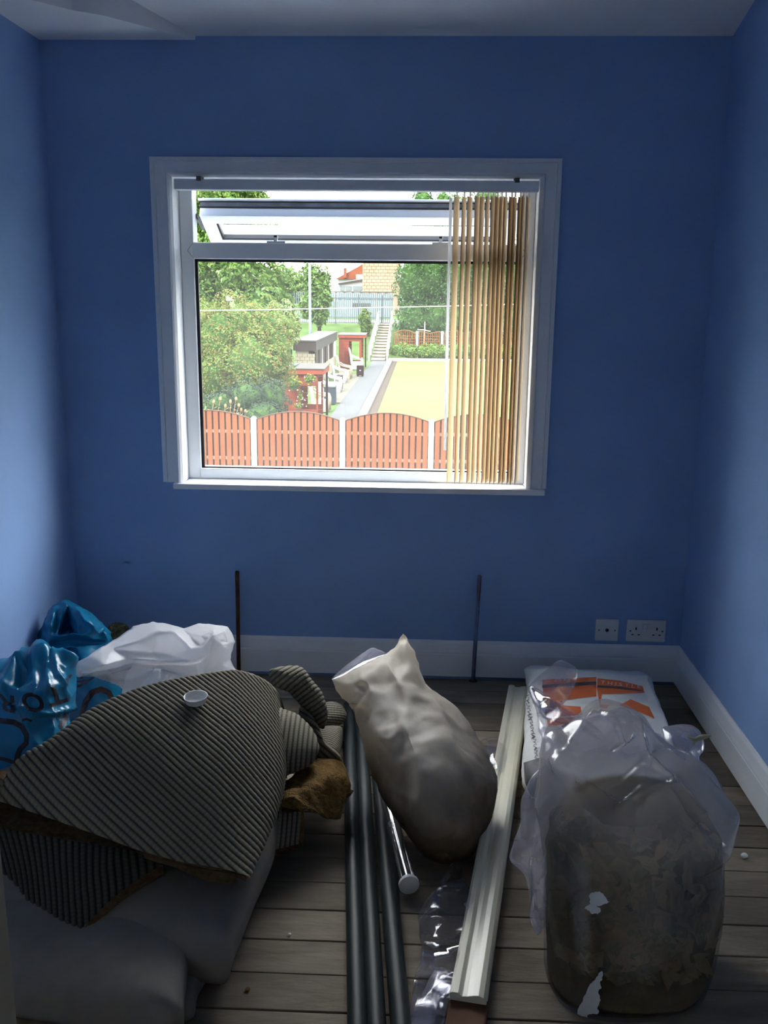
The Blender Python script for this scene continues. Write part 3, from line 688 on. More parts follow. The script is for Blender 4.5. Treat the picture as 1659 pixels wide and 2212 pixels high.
# the sheet turned back under itself along the near edge: second brown lip and closed bend at the right
lipA = catmull(z_pts([(-170, 1790, .24), (0, 1800, .225), (120, 1820, .215), (240, 1838, .205), (360, 1862, .195), (440, 1895, .185), (490, 1905, .183), (511, 1897, .19)]), 150, False)
rows = [lipA+np.array([0, -.004+.006*abs(t), t*.009]) for t in np.linspace(-1, 1, 5)]
rows.append(lipA+np.array([.01, .22, .03]))
grid('turned_lip', np.stack(rows, 1), M['brown'], und)
bend = catmull(z_pts([(400, 1868, .212), (470, 1882, .204), (508, 1888, .199), (512, 1896, .193), (495, 1903, .187), (440, 1893, .187)]), 60, False)
grid('bent_end', np.stack([bend+np.array([0, k*.02-.004, 0]) for k in range(8)], 1), M['brown'], und)
# lower fold hanging to the left front, in shadow
lb = z_pts([(-170, 1890, .13), (-60, 1880, .13), (0, 1915, .125), (70, 1975, .115), (120, 2020, .105), (146, 2044, .10)])
lt = z_pts([(-170, 1760, .27), (-60, 1770, .26), (60, 1800, .24), (170, 1820, .225), (280, 1838, .212), (352, 1868, .18)])
def h2(u, v):
    o = np.zeros((len(u), 3)); o[:,2] = .02*math.sin(math.pi*v); return o
P2 = patch(lb, lt, 260, 200, h2); N2 = grid_normals(P2)
if N2[130, 100, 2] < 0: N2 = -N2
d2 = atZ(300, 1990, .13)-atZ(300, 1860, .19); d2 /= np.linalg.norm(d2); q2 = np.cross(N2[130, 100], d2); q2 /= np.linalg.norm(q2)
set_top(grid('lower_fold', ribs(P2, q2, .0135, .005, .010, N2, d2), M['rib_shaded'], und, flip=(grid_normals(P2)[130, 100, 2] < 0)), LAST_TOP)
le = P2[::3, 0]; grid('foam_edge', np.stack([le+N2[::3, 0]*.002, le+np.array([-.004, -.006, -.008]), le+np.array([.0, -.004, -.020]), le+np.array([.02, .03, -.024])], 1), M['brown'], und)
lr = P2[-1, ::3]; grid('foam_edge', np.stack([lr+N2[-1, ::3]*.002, lr+np.array([.003, -.005, -.010]), lr+np.array([.0, .01, -.03])], 1), M['brown'], und)
P2b = P2[::6, ::6]-N2[::6, ::6]*.012; grid('foam_backing', P2b, M['brown'], und)

# inner roll of the same heap to the right: cords running down over a rounded bundle
def bundle(name, outline, fY, front, pitch, direction, m=None, parent=None, amp=.004, bead=.008, power=2, back=None, nth=300, ns=110, lump=.01, seed=1.0):
    out = loop(outline, fY); c = np.mean(np.array(out), 0); V, Fc, s, f = blob(out, c, front, back if back is not None else np.array((0, .10, -.03)), power, nth, ns)
    V = sculpt(V, Fc, (), None, ((vnoise, 7, lump, seed),))
    N = normals(V, tri4(Fc)[:, :3]); dA = np.asarray(direction, float); dA /= np.linalg.norm(dA)
    fn = np.asarray(front, float); fn /= np.linalg.norm(fn); q = np.cross(fn, dA); q /= np.linalg.norm(q)
    qq = (V@q)/pitch; fr = qq-np.floor(qq); pr = np.sqrt(np.maximum(0, 1-(2*fr-1)**2)); w = (V@dA)/bead+np.floor(qq)*.37
    bd = .5+.5*np.cos(2*math.pi*w); V = V+N*(amp*pr*(.86+.14*bd))[:, None]
    o = link_mesh(name, ground(V), Fc, m or M['rib'], parent, smooth=True); set_top(o, pr*(.84+.16*bd)); return o
def vd(x0, y0, Y0, x1, y1, Y1): return atY(x1, y1, Y1)-atY(x0, y0, Y0)
bundle('inner_fold', [(560, 1480), (600, 1530), (640, 1548), (672, 1580), (688, 1618), (672, 1650), (610, 1672), (540, 1700), (505, 1740), (470, 1700), (480, 1560)], lin(1480, 2.50, 1740, 2.25), (.01, -.09, .04), .0130, vd(590, 1560, 2.4, 575, 1690, 2.3), parent=und, seed=2)
bundle('side_roll', [(585, 1450), (640, 1446), (662, 1470), (690, 1500), (705, 1545), (698, 1575), (672, 1560), (650, 1520), (625, 1490), (596, 1480)], lin(1450, 2.62, 1580, 2.55), (.03, -.07, .05), .0130, vd(700, 1500, 2.6, 655, 1530, 2.52), parent=und, seed=3)
bundle('side_roll', [(648, 1530), (668, 1545), (690, 1600), (735, 1640), (732, 1660), (700, 1655), (672, 1630), (655, 1590)], lin(1530, 2.56, 1660, 2.47), (.02, -.05, .02), .0130, vd(700, 1600, 2.5, 665, 1570, 2.52), parent=und, seed=4)
# lower right flap with its cut foam edge
fb = z_pts([(520, 1850, .075), (560, 1842, .07), (610, 1832, .065), (648, 1822, .06)])
ft = z_pts([(548, 1716, .15), (575, 1708, .155), (600, 1700, .155), (618, 1700, .15)])
P3 = patch(fb, ft, 160, 170, lambda u, v: np.stack([np.zeros_like(u)+.02*math.sin(math.pi*v)*u, np.zeros_like(u), np.zeros_like(u)+.025*math.sin(math.pi*v)], 1)); N3 = grid_normals(P3)
if N3[80, 80, 2] < 0: N3 = -N3
d3 = atZ(585, 1840, .07)-atZ(590, 1715, .15); d3 /= np.linalg.norm(d3); q3 = np.cross(N3[80, 80], d3); q3 /= np.linalg.norm(q3)
set_top(grid('right_flap', ribs(P3, q3, .0130, .005, .010, N3, d3), M['rib'], und, flip=(grid_normals(P3)[80, 80, 2] < 0)), LAST_TOP)
e = P3[-1, ::4]; grid('foam_edge', np.stack([e-np.array([.010, 0, -.006]), e+np.array([.004, 0, .006]), e+np.array([.006, .01, -.02])], 1), M['foam'], und)
e = P3[::4, 0]; grid('foam_edge', np.stack([e+np.array([0, 0, .002]), e+np.array([0, -.006, -.006]), e+np.array([.0, .0, -.018])], 1), M['brown'], und)
grid('foam_backing', P3[::8, ::8]-N3[::8, ::8]*.014, M['brown'], und)

# tan foam offcut bent over the heap
fo = thing('foam_offcut', 'tan foam offcut bent over under the ribbed underlay, beside the black pipes', 'foam', (-.25, 2.4, 0))
fA = [(565, 1728, 2.20), (600, 1700, 2.27), (640, 1668, 2.34), (690, 1640, 2.42), (722, 1634, 2.46), (742, 1648, 2.46)]
fBp = [(556, 1722, 2.17), (590, 1712, 2.20), (645, 1698, 2.24), (690, 1682, 2.28), (726, 1668, 2.32), (757, 1690, 2.33)]
fC = [(600, 1740, 2.17), (628, 1722, 2.17), (665, 1702, 2.22), (700, 1700, 2.26), (740, 1725, 2.27), (757, 1705, 2.31)]
fD = [(640, 1750, 2.16), (660, 1745, 2.17), (690, 1755, 2.20), (712, 1768, 2.22), (735, 1768, 2.23), (742, 1745, 2.27)]
G = np.stack([catmull([atY(*p) for p in q], 90, False) for q in (fA, fBp, fC, fD)], 1)
G = np.stack([catmull(G[i], 60, False) for i in range(90)], 0)
G[...,2] += .004*np.sin(np.arange(90)/3.1)[:, None]*np.cos(np.arange(60)/5)[None]
G[...,2] = np.maximum(G[...,2], .012)
N4 = grid_normals(G); 
if N4[45, 20, 2] < 0: N4 = -N4
grid('foam_top', G, M['foam'], fo, flip=(grid_normals(G)[45, 20, 2] < 0)); grid('foam_underside', G-N4*.010, M['brown'], fo)
rim = np.concatenate([G[:, -1], G[-1, ::-1]]); rn = np.concatenate([N4[:, -1], N4[-1, ::-1]])
grid('cut_edge', np.stack([rim, rim-rn*.010], 1), M['foam'], fo)

# small offcut rolls near the wall
bo = bundle('underlay_roll', [(690, 1528), (712, 1518), (735, 1526), (746, 1545), (738, 1562), (715, 1572), (690, 1570), (680, 1548)], lin(1518, 2.92, 1572, 2.82), (.0, -.05, .03), .008, vd(690, 1540, 2.9, 745, 1540, 2.88), amp=.0022, lump=.004, seed=5)
tag(bo, 'small dark roll of ribbed underlay on the boards near the pipe ends', 'underlay')
bo = bundle('underlay_offcut', [(692, 1575), (735, 1572), (738, 1600), (728, 1640), (712, 1648), (690, 1630)], lin(1572, 2.80, 1648, 2.62), (0, -.02, .03), .008, vd(700, 1580, 2.8, 735, 1590, 2.76), amp=.0022, lump=.003, seed=6)
tag(bo, 'flat ribbed underlay scrap on the floor beneath the small dark roll', 'underlay')

bv = rays_on(sheet)
p, nrm = hit(bv, 424, 1522); p = np.array(p)
cup = thing('plastic_lid', 'round white plastic lid lying upturned on the ribbed underlay', 'lid', p)
ax = Vector(nrm); ax = (ax*.3+Vector((0, .12, 1))).normalized(); q = ax.to_track_quat('Z', 'Y')
lp = [(0, 0), (.024, 0), (.0255, .002), (.029, .016), (.0302, .0175), (.0285, .0175), (.0262, .006), (.023, .003), (0, .003)]
mbx = MB().lathe((0, 0, 0), lp, 40); mbx.v = [tuple(np.array(q @ Vector(v))+p+np.array(ax)*.007) for v in mbx.v]
mbx.build('lid_shell', M['cap'], cup, smooth=True)
p, nrm = hit(rays_on(bpy.data.objects['right_flap']), 588, 1780)
if p is not None:
    ch = MB(); pts = [(581, 1772), (585, 1769), (591, 1778), (595, 1788), (590, 1791), (584, 1784)]
    w = [np.array(atZ(x, y, p.z+.004)) for x, y in pts]; ch.add(w+[k+np.array([0, 0, .002]) for k in w], [(0,1,2,3,4,5), (11,10,9,8,7,6)]+[(i, 6+i, 6+(i+1) % 6, (i+1) % 6) for i in range(6)])
    tag(ch.build('plaster_chip', M['cap']), 'tiny white curved chip lying on the lower ribbed flap', 'chip')

# ------------------------------------------------------------------ blue polythene bags
back_o = [(133, 1297), (150, 1295), (168, 1311), (191, 1322), (209, 1336), (228, 1354), (241, 1364), (243, 1390), (252, 1440), (264, 1490), (266, 1540), (250, 1620), (170, 1640), (110, 1620), (70, 1560), (62, 1480), (70, 1405), (81, 1374), (88, 1354), (95, 1337), (103, 1324), (117, 1310)]
BBL = [
    [(143, 1310, -.05), (133, 1340, -.07), (125, 1369, -.085)], [(151, 1309, -.05), (158, 1335, -.08), (167, 1366, -.10)], [(147, 1326, .05), (141, 1350, .08), (137, 1362, .07)], [(148, 1330, .05), (152, 1352, .07), (156, 1360, .05)],
    [(104, 1385, -.09), (127, 1373, -.105), (150, 1368, -.12), (178, 1371, -.125), (200, 1382, -.10)], [(112, 1393, -.055), (150, 1383, -.07), (190, 1390, -.07)],
    [(108, 1403, -.10), (165, 1397, -.125), (236, 1387, -.07)], [(118, 1410, -.06), (150, 1414, -.07), (166, 1428, -.06)],
    [(168, 1316, -.07), (181, 1338, -.125), (196, 1362, -.11)], [(176, 1336, -.075), (184, 1362, -.085)], [(192, 1330, -.06), (204, 1350, -.115), (214, 1366, -.08)], [(224, 1364, -.085), (238, 1368, -.05)],
    [(116, 1314, -.05), (111, 1345, -.095), (108, 1372, -.10)], [(122, 1330, -.045), (118, 1362, -.05)], [(97, 1348, -.055), (90, 1378, -.06)],
    [(178, 1432, -.15), (218, 1422, -.11)], [(196, 1480, -.18), (240, 1468, -.11)], [(165, 1505, -.15), (200, 1520, -.19), (236, 1525, -.13)], [(140, 1462, -.11), (130, 1520, -.12)], [(160, 1570, -.14), (220, 1570, -.14)]]
bb = drape('blue_bag', back_o, [[(x, y, o*.85) for x, y, o in l] for l in BBL],
    lin(1295, 3.06, 1640, 2.86), (.0, .06, 0), M['bluebag'], cuts=6, it=3, crumple=((vridge, 22, .007, 4), (vnoise, 9, .008, 2)))
tag(bb, 'crumpled blue plastic bag with an upright open neck, against the corner', 'bag')
bvh = rays_on(bb)
decal('dark_print', [stroke2d([(176, 1570), (178, 1545), (186, 1515), (200, 1495), (218, 1489), (234, 1496), (242, 1512), (244, 1535)], 13)], bvh, M['inkbrown'], bb)
decal('dark_print', [stroke2d([(150, 1468), (162, 1472), (180, 1473)], 4), stroke2d([(166, 1484), (178, 1478), (190, 1474)], 5), stroke2d([(174, 1466), (182, 1460), (196, 1460), (202, 1464), (192, 1470), (178, 1470)], 4)], bvh, M['inkbrown'], bb)

front_o = [(-140, 1470), (-70, 1445), (0, 1428), (24, 1417), (44, 1414), (52, 1397), (67, 1396), (84, 1394), (96, 1397), (109, 1408), (126, 1409), (153, 1421), (156, 1450), (156, 1500), (158, 1560), (150, 1640), (90, 1760), (0, 1800), (-100, 1790), (-150, 1700)]
out = loop(front_o, lin(1394, 2.60, 1800, 2.34)); c = atY(50, 1560, 2.46)
V, Fc, s, f = blob(out, c, (.06, -.14, .05), (-.02, .12, 0), 2.2, 220, 80)
V = sculpt(V, Fc, [
    ([(62, 1400), (58, 1430), (40, 1480)], 8, -.022, 'bump'), ([(85, 1398), (100, 1440), (106, 1490)], 10, .02, 'ridge'), ([(112, 1412), (120, 1440), (135, 1480)], 7, .016, 'ridge'),
    ([(75, 1405), (72, 1450), (80, 1500)], 9, .012, 'ridge'), ([(50, 1416), (30, 1450), (10, 1500)], 9, .018, 'ridge'), ([(130, 1418), (150, 1430)], 6, .02, 'ridge'), ([(20, 1425), (0, 1450)], 6, -.014, 'bump'),
    ([(30, 1525), (70, 1538), (105, 1544), (152, 1532)], 6, .016, 'ridge'), ([(105, 1546), (152, 1536)], 18, -.020, 'step'), ([(60, 1570), (75, 1600), (95, 1620)], 12, .012, 'ridge')],
    None, ((vridge, 9, .016, 7), (vridge, 26, .004, 9), (vnoise, 5, .012, 4)))
V[:,0] = np.maximum(V[:,0], XL+.025)
fbg = link_mesh('blue_bag', ground(V), Fc, M['bluebag'], None, smooth=True)
tag(fbg, 'bulging blue plastic bag with dark upside-down lettering, behind the ribbed underlay', 'bag')
bvh = rays_on(fbg)
# upside-down letters S T O R as they lie on the bag, and the big curved strokes below
decal('lettering', [text2d('T', (132, 1475), (-38, 14), (14, 40), .025), text2d('O', (94, 1503), (-48, -8), (4, 38), .025), text2d('R', (34, 1505), (-40, -6), (2, 36), .025), stroke2d([(154, 1458), (147, 1464), (144, 1474), (146, 1482)], 5)], bvh, M['ink'], fbg)
decal('big_lettering', [stroke2d([(-40, 1552), (0, 1557), (30, 1560), (48, 1570), (58, 1588), (57, 1605), (44, 1618), (38, 1632), (36, 1648)], 12), stroke2d([(48, 1556), (58, 1553), (68, 1558)], 5), stroke2d([(-20, 1636), (10, 1640), (34, 1648)], 8), stroke2d([(148, 1540), (140, 1556), (128, 1572)], 12)], bvh, M['ink'], fbg)

rg = [(238, 1352), (250, 1348), (263, 1350), (273, 1358), (272, 1380), (262, 1420), (245, 1420), (236, 1385)]
V, Fc, s, f = blob(loop(rg, lin(1348, 3.14, 1420, 3.05)), atY(254, 1385, 3.10), (0, -.05, .01), (0, .05, 0), 2, 60, 20)
V = sculpt(V, Fc, (), None, ((vridge, 40, .012, 1),))
base = V[V[:,2] < V[:,2].min()+.02].mean(0)
V2 = np.concatenate([V, [base]]); V[:,2] = np.where(V[:,2] < V[:,2].min()+.05, .004, V[:,2])
tag(link_mesh('dark_rag', V, Fc, M['rag'], None, smooth=True), 'dark matted rag poking up behind the white bag', 'rag')

# ------------------------------------------------------------------ white polythene bag
wo = [(156, 1451), (165, 1432), (191, 1418), (216, 1400), (243, 1384), (288, 1354), (329, 1343), (352, 1344), (372, 1350), (397, 1357), (428, 1347), (460, 1349), (491, 1355), (500, 1368), (508, 1386), (500, 1408), (496, 1424), (504, 1438), (511, 1447), (498, 1520), (470, 1600), (400, 1640), (320, 1640), (270, 1570), (260, 1511), (262, 1489), (248, 1478), (228, 1470), (205, 1463), (172, 1464)]
WBL = [
    [(172, 1449, -.03), (228, 1438, -.065), (278, 1424, -.09), (330, 1426, -.105), (363, 1427, -.11), (413, 1428, -.12), (452, 1415, -.13), (487, 1401, -.10)],
    [(180, 1456, -.01), (230, 1446, -.03), (285, 1433, -.045), (335, 1436, -.065), (380, 1438, -.085), (422, 1437, -.095)],
    [(243, 1402, -.05), (300, 1386, -.085), (338, 1366, -.075)], [(290, 1408, -.055), (330, 1412, -.062), (365, 1418, -.072)], [(352, 1352, -.03), (376, 1364, -.09), (398, 1386, -.105), (414, 1403, -.115)],
    [(386, 1360, -.045), (412, 1376, -.06), (432, 1394, -.07)], [(397, 1363, -.03), (432, 1372, -.085), (456, 1366, -.09)], [(461, 1372, -.145), (440, 1398, -.125)], [(462, 1376, -.14), (482, 1390, -.11)], [(450, 1379, -.08), (446, 1386, -.085)],
    [(430, 1354, -.02), (460, 1358, -.06), (484, 1365, -.065)], [(476, 1384, -.045), (494, 1389, -.055)],
    [(264, 1492, -.03), (286, 1466, -.10), (330, 1447, -.115)], [(332, 1449, -.115), (344, 1472, -.125)], [(346, 1444, -.115), (385, 1456, -.12), (430, 1466, -.12)], [(362, 1460, -.09), (358, 1478, -.10)], [(300, 1488, -.085), (320, 1500, -.10)],
    [(440, 1448, -.12), (480, 1436, -.08)], [(230, 1456, -.045), (252, 1472, -.055)], [(290, 1440, -.075), (270, 1468, -.07), (262, 1480, -.05)], [(350, 1510, -.13), (430, 1495, -.13)], [(320, 1560, -.12), (420, 1560, -.13)]]
wo = [(x, y, -.26*min(1, max(0, (275-x)/70))*(y < 1500)) for x, y in wo]
wb = drape('white_bag', wo, [[(x, y, o*2.3-.20*min(1, max(0, (275-x)/70))*(y < 1490)) for x, y, o in l] for l in WBL],
    lin(1343, 2.97, 1640, 2.80), (0, .04, 0), M['whitebag'], cuts=6, it=1, crumple=((vridge, 24, .004, 5), (vnoise, 9, .005, 6)))
tag(wb, 'crumpled white plastic bag by the back wall, between blue bags and rusty pipe', 'bag')

# ------------------------------------------------------------------ black pipes
def pipe(p0, p1, r, label, sag=0):
    t = thing('black_pipe', label, 'pipe', (p0+p1)/2*np.array([1, 1, 0]), 'black plastic pipes on the floor')
    n = 36; ring = []
    pts = [p0+(p1-p0)*k/14 for k in range(15)]
    MB().tube(pts, r, 28, False).build('pipe_wall', M['black'], t, smooth=True)
    MB().tube([pts[0], pts[-1]], r*.88, 24, False).build('bore', M['void'], t, smooth=True)
    for a, d in ((pts[0], pts[0]-pts[1]), (pts[-1], pts[-1]-pts[-2])):
        d = d/np.linalg.norm(d); u = np.cross(d, (0, 0, 1)); u /= np.linalg.norm(u); w = np.cross(u, d); vs = []
        for rr in (r, r*.88): vs += [a+rr*(math.cos(2*math.pi*j/n)*u+math.sin(2*math.pi*j/n)*w) for j in range(n)]
        MB().add(vs, [(j, (j+1) % n, n+(j+1) % n, n+j) for j in range(n)]).build('cut_end', M['black'], t)
def fl_pt(x, y, r): p = atZ(x, y, r); return p
r1 = .0205
def along(pa, pb, Y0, Y1): d = (pb-pa)/(pb[1]-pa[1]); return pa+d*(Y0-pa[1]), pa+d*(Y1-pa[1])
pa, pb = along(atZ(772, 2200, r1), atZ(757, 1650, r1), 1.22, 3.06); pipe(pa, pb, r1, 'leftmost of three long black plastic pipes on the floor')
pa, pb = along(atZ(812, 2200, r1), atZ(784, 1650, r1), 1.22, 3.00); pipe(pa, pb, r1, 'middle black pipe, touching the leftmost pipe, on the floor')
r2 = .0215; pa, pb = along(atZ(865, 2200, r2), atZ(826, 1760, r2), 1.22, 2.72); pipe(pa, pb, r2, 'rightmost of three black pipes, running under the leaning cream sack')

# ------------------------------------------------------------------ leaning cream sack
so_ = [(717, 1468), (760, 1441), (812, 1420), (833, 1412), (850, 1398), (858, 1383), (871, 1367), (882, 1378), (893, 1405), (905, 1440), (918, 1476), (930, 1491), (960, 1511), (988, 1531), (1012, 1556), (1030, 1578), (1043, 1605), (1054, 1635), (1064, 1662), (1071, 1692), (1070, 1725), (1062, 1765), (1045, 1810), (1015, 1852), (975, 1872), (940, 1868), (905, 1840), (875, 1800), (850, 1765), (824, 1720), (806, 1680), (792, 1630), (782, 1590), (771, 1560), (762, 1530), (756, 1520), (738, 1508), (724, 1490)]
fS = lin(1367, 2.72, 1872, 2.17)
SKL = [
    [(757, 1521, -.02), (775, 1520, -.05), (791, 1523, -.08), (804, 1537, -.10), (803, 1562, -.115), (813, 1590, -.125), (826, 1604, -.13)], [(766, 1528, .0), (785, 1532, -.035), (795, 1546, -.05), (794, 1568, -.06), (804, 1600, -.075)],
    [(932, 1496, -.01), (941, 1517, -.07), (960, 1560, -.11), (990, 1600, -.13), (1020, 1637, -.13), (1045, 1682, -.105), (1057, 1722, -.06)], [(946, 1512, -.02), (972, 1550, -.045), (1003, 1590, -.06), (1031, 1627, -.065), (1053, 1667, -.045)],
    [(832, 1424, -.04), (860, 1470, -.10), (880, 1522, -.13)], [(846, 1414, -.02), (852, 1450, -.05)], [(902, 1470, -.06), (905, 1500, -.10)], [(872, 1560, -.16), (900, 1640, -.20), (900, 1730, -.19)], [(950, 1600, -.175), (962, 1700, -.205), (960, 1760, -.19)],
    [(1002, 1720, -.16), (982, 1795, -.165)], [(920, 1810, -.15), (860, 1740, -.11)], [(850, 1650, -.145), (842, 1700, -.10)], [(1022, 1790, -.10), (1000, 1830, -.08)],
    [(758, 1478, -.045), (788, 1466, -.075), (812, 1440, -.06)], [(800, 1496, -.09), (776, 1500, -.055)], [(788, 1480, -.05), (792, 1500, -.065)], [(828, 1602, -.13), (850, 1597, -.165), (868, 1615, -.155), (886, 1599, -.18)], [(840, 1622, -.135), (866, 1630, -.155)],
    [(873, 1395, -.04), (888, 1438, -.06)], [(840, 1480, -.075), (845, 1540, -.115)]]
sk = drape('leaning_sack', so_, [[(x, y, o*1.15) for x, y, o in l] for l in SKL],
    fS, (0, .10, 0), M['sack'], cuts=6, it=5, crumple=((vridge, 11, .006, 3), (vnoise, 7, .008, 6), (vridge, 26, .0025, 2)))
core_o = [(820, 1672), (846, 1618), (880, 1640), (915, 1606), (960, 1592), (1005, 1622), (1036, 1668), (1052, 1712), (1046, 1760), (1024, 1815), (985, 1850), (940, 1850), (900, 1818), (860, 1762)]
V, Fc, s, f = blob(loop(core_o, fS), atY(940, 1720, 2.31), (0, -.115, .02), (0, .07, 0), 2.2, 120, 40)
link_mesh('sack_contents', ground(sculpt(V, Fc, (), None, ((vcell, 14, .02, 2),)), .01), Fc, M['dirt'], sk, smooth=True)
tag(sk, 'cream sack with darker brown lower half, slumped upright across the black pipes', 'sack')
li = [(716, 1467), (745, 1440), (800, 1401), (818, 1404), (834, 1412), (815, 1422), (775, 1442), (740, 1460)]
V, Fc, s, f = blob(loop(li, lin(1400, 2.565, 1470, 2.52)), atY(775, 1436, 2.55), (0, -.006, .01), (0, .012, 0), 2, 60, 10)
link_mesh('mouth_liner', V, Fc, M['hazy'], sk, smooth=True)

# ------------------------------------------------------------------ clear tube with white cap
p0 = np.array(atZ(883, 1909, .028)); p1 = np.array(atZ(852, 1790, .040)); d = (p1-p0)/np.linalg.norm(p1-p0); p1 = p0+d*.42
t = thing('clear_tube', 'clear plastic tube with a flat white end cap, lying right of the black pipes', 'tube', p0*np.array([1, 1, 0]))
MB().tube([p0, p0+d*.21, p1], .0185, 28, False).build('tube_wall', M['tube'], t, smooth=True)
MB().tube([p0-d*.006, p0+d*.002, p0+d*.002, p0+d*.012], [.0255, .0255, .0192, .0192], 32).build('end_cap', M['cap'], t)
lab = [p0+d*k for k in (.15, .19, .24)]
MB().tube([p0+d*.15, p0+d*.24], .0190, 28, False).build('paper_label', M['hazy'], t, smooth=True)

# ------------------------------------------------------------------ cream coving length
pa = np.array(atZ(1012, 2178, .012)); pb = np.array(atZ(1122, 1499, .02)); dv = pb-pa; L3 = np.linalg.norm(dv); dv /= L3
u = np.cross(dv, (0, 0, 1)); u /= np.linalg.norm(u); w = np.cross(u, dv)
cv = thing('cream_coving', 'long cream plastic cove moulding lying on the boards beside the plaster sack', 'moulding', (pa+pb)/2*np.array([1, 1, 0]))
prof = [(-.040, 0), (-.040, .030), (-.034, .033), (-.022, .033), (-.018, .029), (-.014, .026), (-.004, .027), (.008, .031), (.020, .033), (.030, .029), (.036, .020), (.037, 0)]
MB().sweep(prof, pa, pb, u, w).build('moulding_body', M['cove'], cv, bevel=.001)
prof2 = [(-.041, .0), (-.0415, .031), (-.034, .0345), (-.026, .0345), (-.026, .033), (-.034, .0325), (-.040, .030), (-.040, 0)]
tag(MB().obox(pa-dv*.03+np.array([0, 0, .004]), u*.040, dv*.045, np.array([0, 0, .010])).build('cardboard_piece', mat('brown_card', (0.11, 0.05, 0.028), .8, .2, var=.2, scale=15), None, bevel=.004), 'dark brown scrap under the near end of the cream moulding', 'cardboard')

# ------------------------------------------------------------------ plaster sack
ps = thing('plaster_sack', 'white and orange paper sack of plaster lying flat by the back wall', 'sack', (.58, 2.8, 0))
pz = .075
pp = [(.408, 3.245), (.50, 3.25), (.62, 3.243), (.74, 3.236), (.815, 3.222), (.838, 3.14), (.82, 3.0), (.80, 2.8), (.775, 2.6), (.745, 2.46), (.68, 2.425), (.5, 2.42), (.35, 2.43), (.315, 2.50), (.335, 2.66), (.355, 2.82), (.375, 2.98), (.39, 3.12)]
out = [(x, y, pz) for x, y in pp]
V, Fc, s, f = blob(out, (.575, 2.83, pz), (0, 0, .072), (0, 0, -.072), 3.4, 280, 90)
V = sculpt(V, Fc, [([(1140, 1450), (1260, 1456), (1395, 1470)], 6, .012, 'ridge'), ([(1395, 1470), (1425, 1540), (1450, 1640)], 6, .010, 'ridge'), ([(1170, 1520), (1220, 1500), (1260, 1470)], 6, .005, 'ridge'), ([(1180, 1505), (1330, 1520), (1400, 1510)], 8, -.006, 'bump')],
    None, ((vnoise, 7, .012, 2), (vridge, 16, .004, 4)))
pk = link_mesh('paper_sack', ground(V), Fc, M['paper'], ps, smooth=True)
bvh = rays_on(pk)
for _p in [poly2d([(1171, 1469), (1230, 1466), (1288, 1463), (1288, 1505), (1252, 1508), (1216, 1514), (1212, 1524), (1254, 1527), (1257, 1545), (1200, 1549), (1178, 1549)]),
    poly2d([(1291, 1466), (1340, 1471), (1388, 1483), (1392, 1497), (1350, 1499), (1300, 1500), (1297, 1522), (1316, 1524), (1310, 1532), (1296, 1528), (1289, 1488)]),
    poly2d([(1338, 1524), (1362, 1511), (1402, 1528), (1414, 1553), (1384, 1540)]), poly2d([(1181, 1552), (1256, 1550), (1240, 1560), (1184, 1572)]), poly2d([(1124, 1498), (1134, 1502), (1130, 1540), (1122, 1575), (1119, 1540)])]: decal('orange_print', [_p], bvh, M['orange'], ps)
for _p in [poly2d([(1171, 1481), (1230, 1476), (1288, 1473), (1288, 1480), (1230, 1483), (1171, 1487)]), poly2d([(1291, 1481), (1340, 1484), (1389, 1493), (1384, 1494), (1340, 1489), (1291, 1486)]), poly2d([(1212, 1570), (1226, 1562), (1230, 1564), (1216, 1574)])]: decal('grey_band', [_p], bvh, M['band'], ps, .0019)
decal('white_lettering', [text2d('T H I S T L E', (1297, 1478), (86, 10), (1, -7))], bvh, M['paper'], ps, .0024, 4)
decal('white_lettering', [text2d('25 kg', (1196, 1473), (36, -1), (.5, -6))], bvh, M['paper'], ps, .0024, 4)
scr = []
rnd = random.Random(3)
for k in range(3):
    x0, y0 = 1139+k*7, 1500+k*42; pts = []
    for i in range(26): pts.append((x0+4*math.sin(i*1.7+k)+i*.25, y0+i*2.2+2*math.cos(i*2.3)))
    scr.append(stroke2d(pts, 1.3))
decal('small_print', scr, bvh, M['band'], ps, .0016)
decal('grey_panel', [poly2d([(1132, 1648), (1172, 1636), (1200, 1660), (1190, 1745), (1160, 1760), (1145, 1715), (1135, 1690)])], bvh, M['greypanel'], ps, .0016)

# ------------------------------------------------------------------ big clear bag of garden waste
gb = thing('clear_waste_bag', 'big clear plastic bag of brown garden waste at the front right', 'bag', (.47, 1.9, 0))
fG = lin(1560, 2.02, 2230, 1.74)
cin = [(1180, 1800), (1205, 1745), (1250, 1705), (1310, 1690), (1380, 1690), (1450, 1705), (1505, 1740), (1545, 1790), (1556, 1850), (1553, 1930), (1546, 2000), (1530, 2082), (1502, 2154), (1450, 2219), (1379, 2252), (1281, 2262), (1217, 2234), (1191, 2182), (1181, 2084), (1179, 1960), (1180, 1860)]
out = loop(cin, fG); c = atY(1365, 1960, 1.86)
V, Fc, s, f = blob(out, c, (-.01, -.135, .04), (.02, .14, 0), 2.5, 240, 80)
V = sculpt(V, Fc, (), None, ((vcell, 16, .010, 2), (vnoise, 34, .004, 3)))
core = link_mesh('waste_filling', ground(V, .006), Fc, M['dirt'], gb, smooth=True)
core['kind'] = 'stuff'
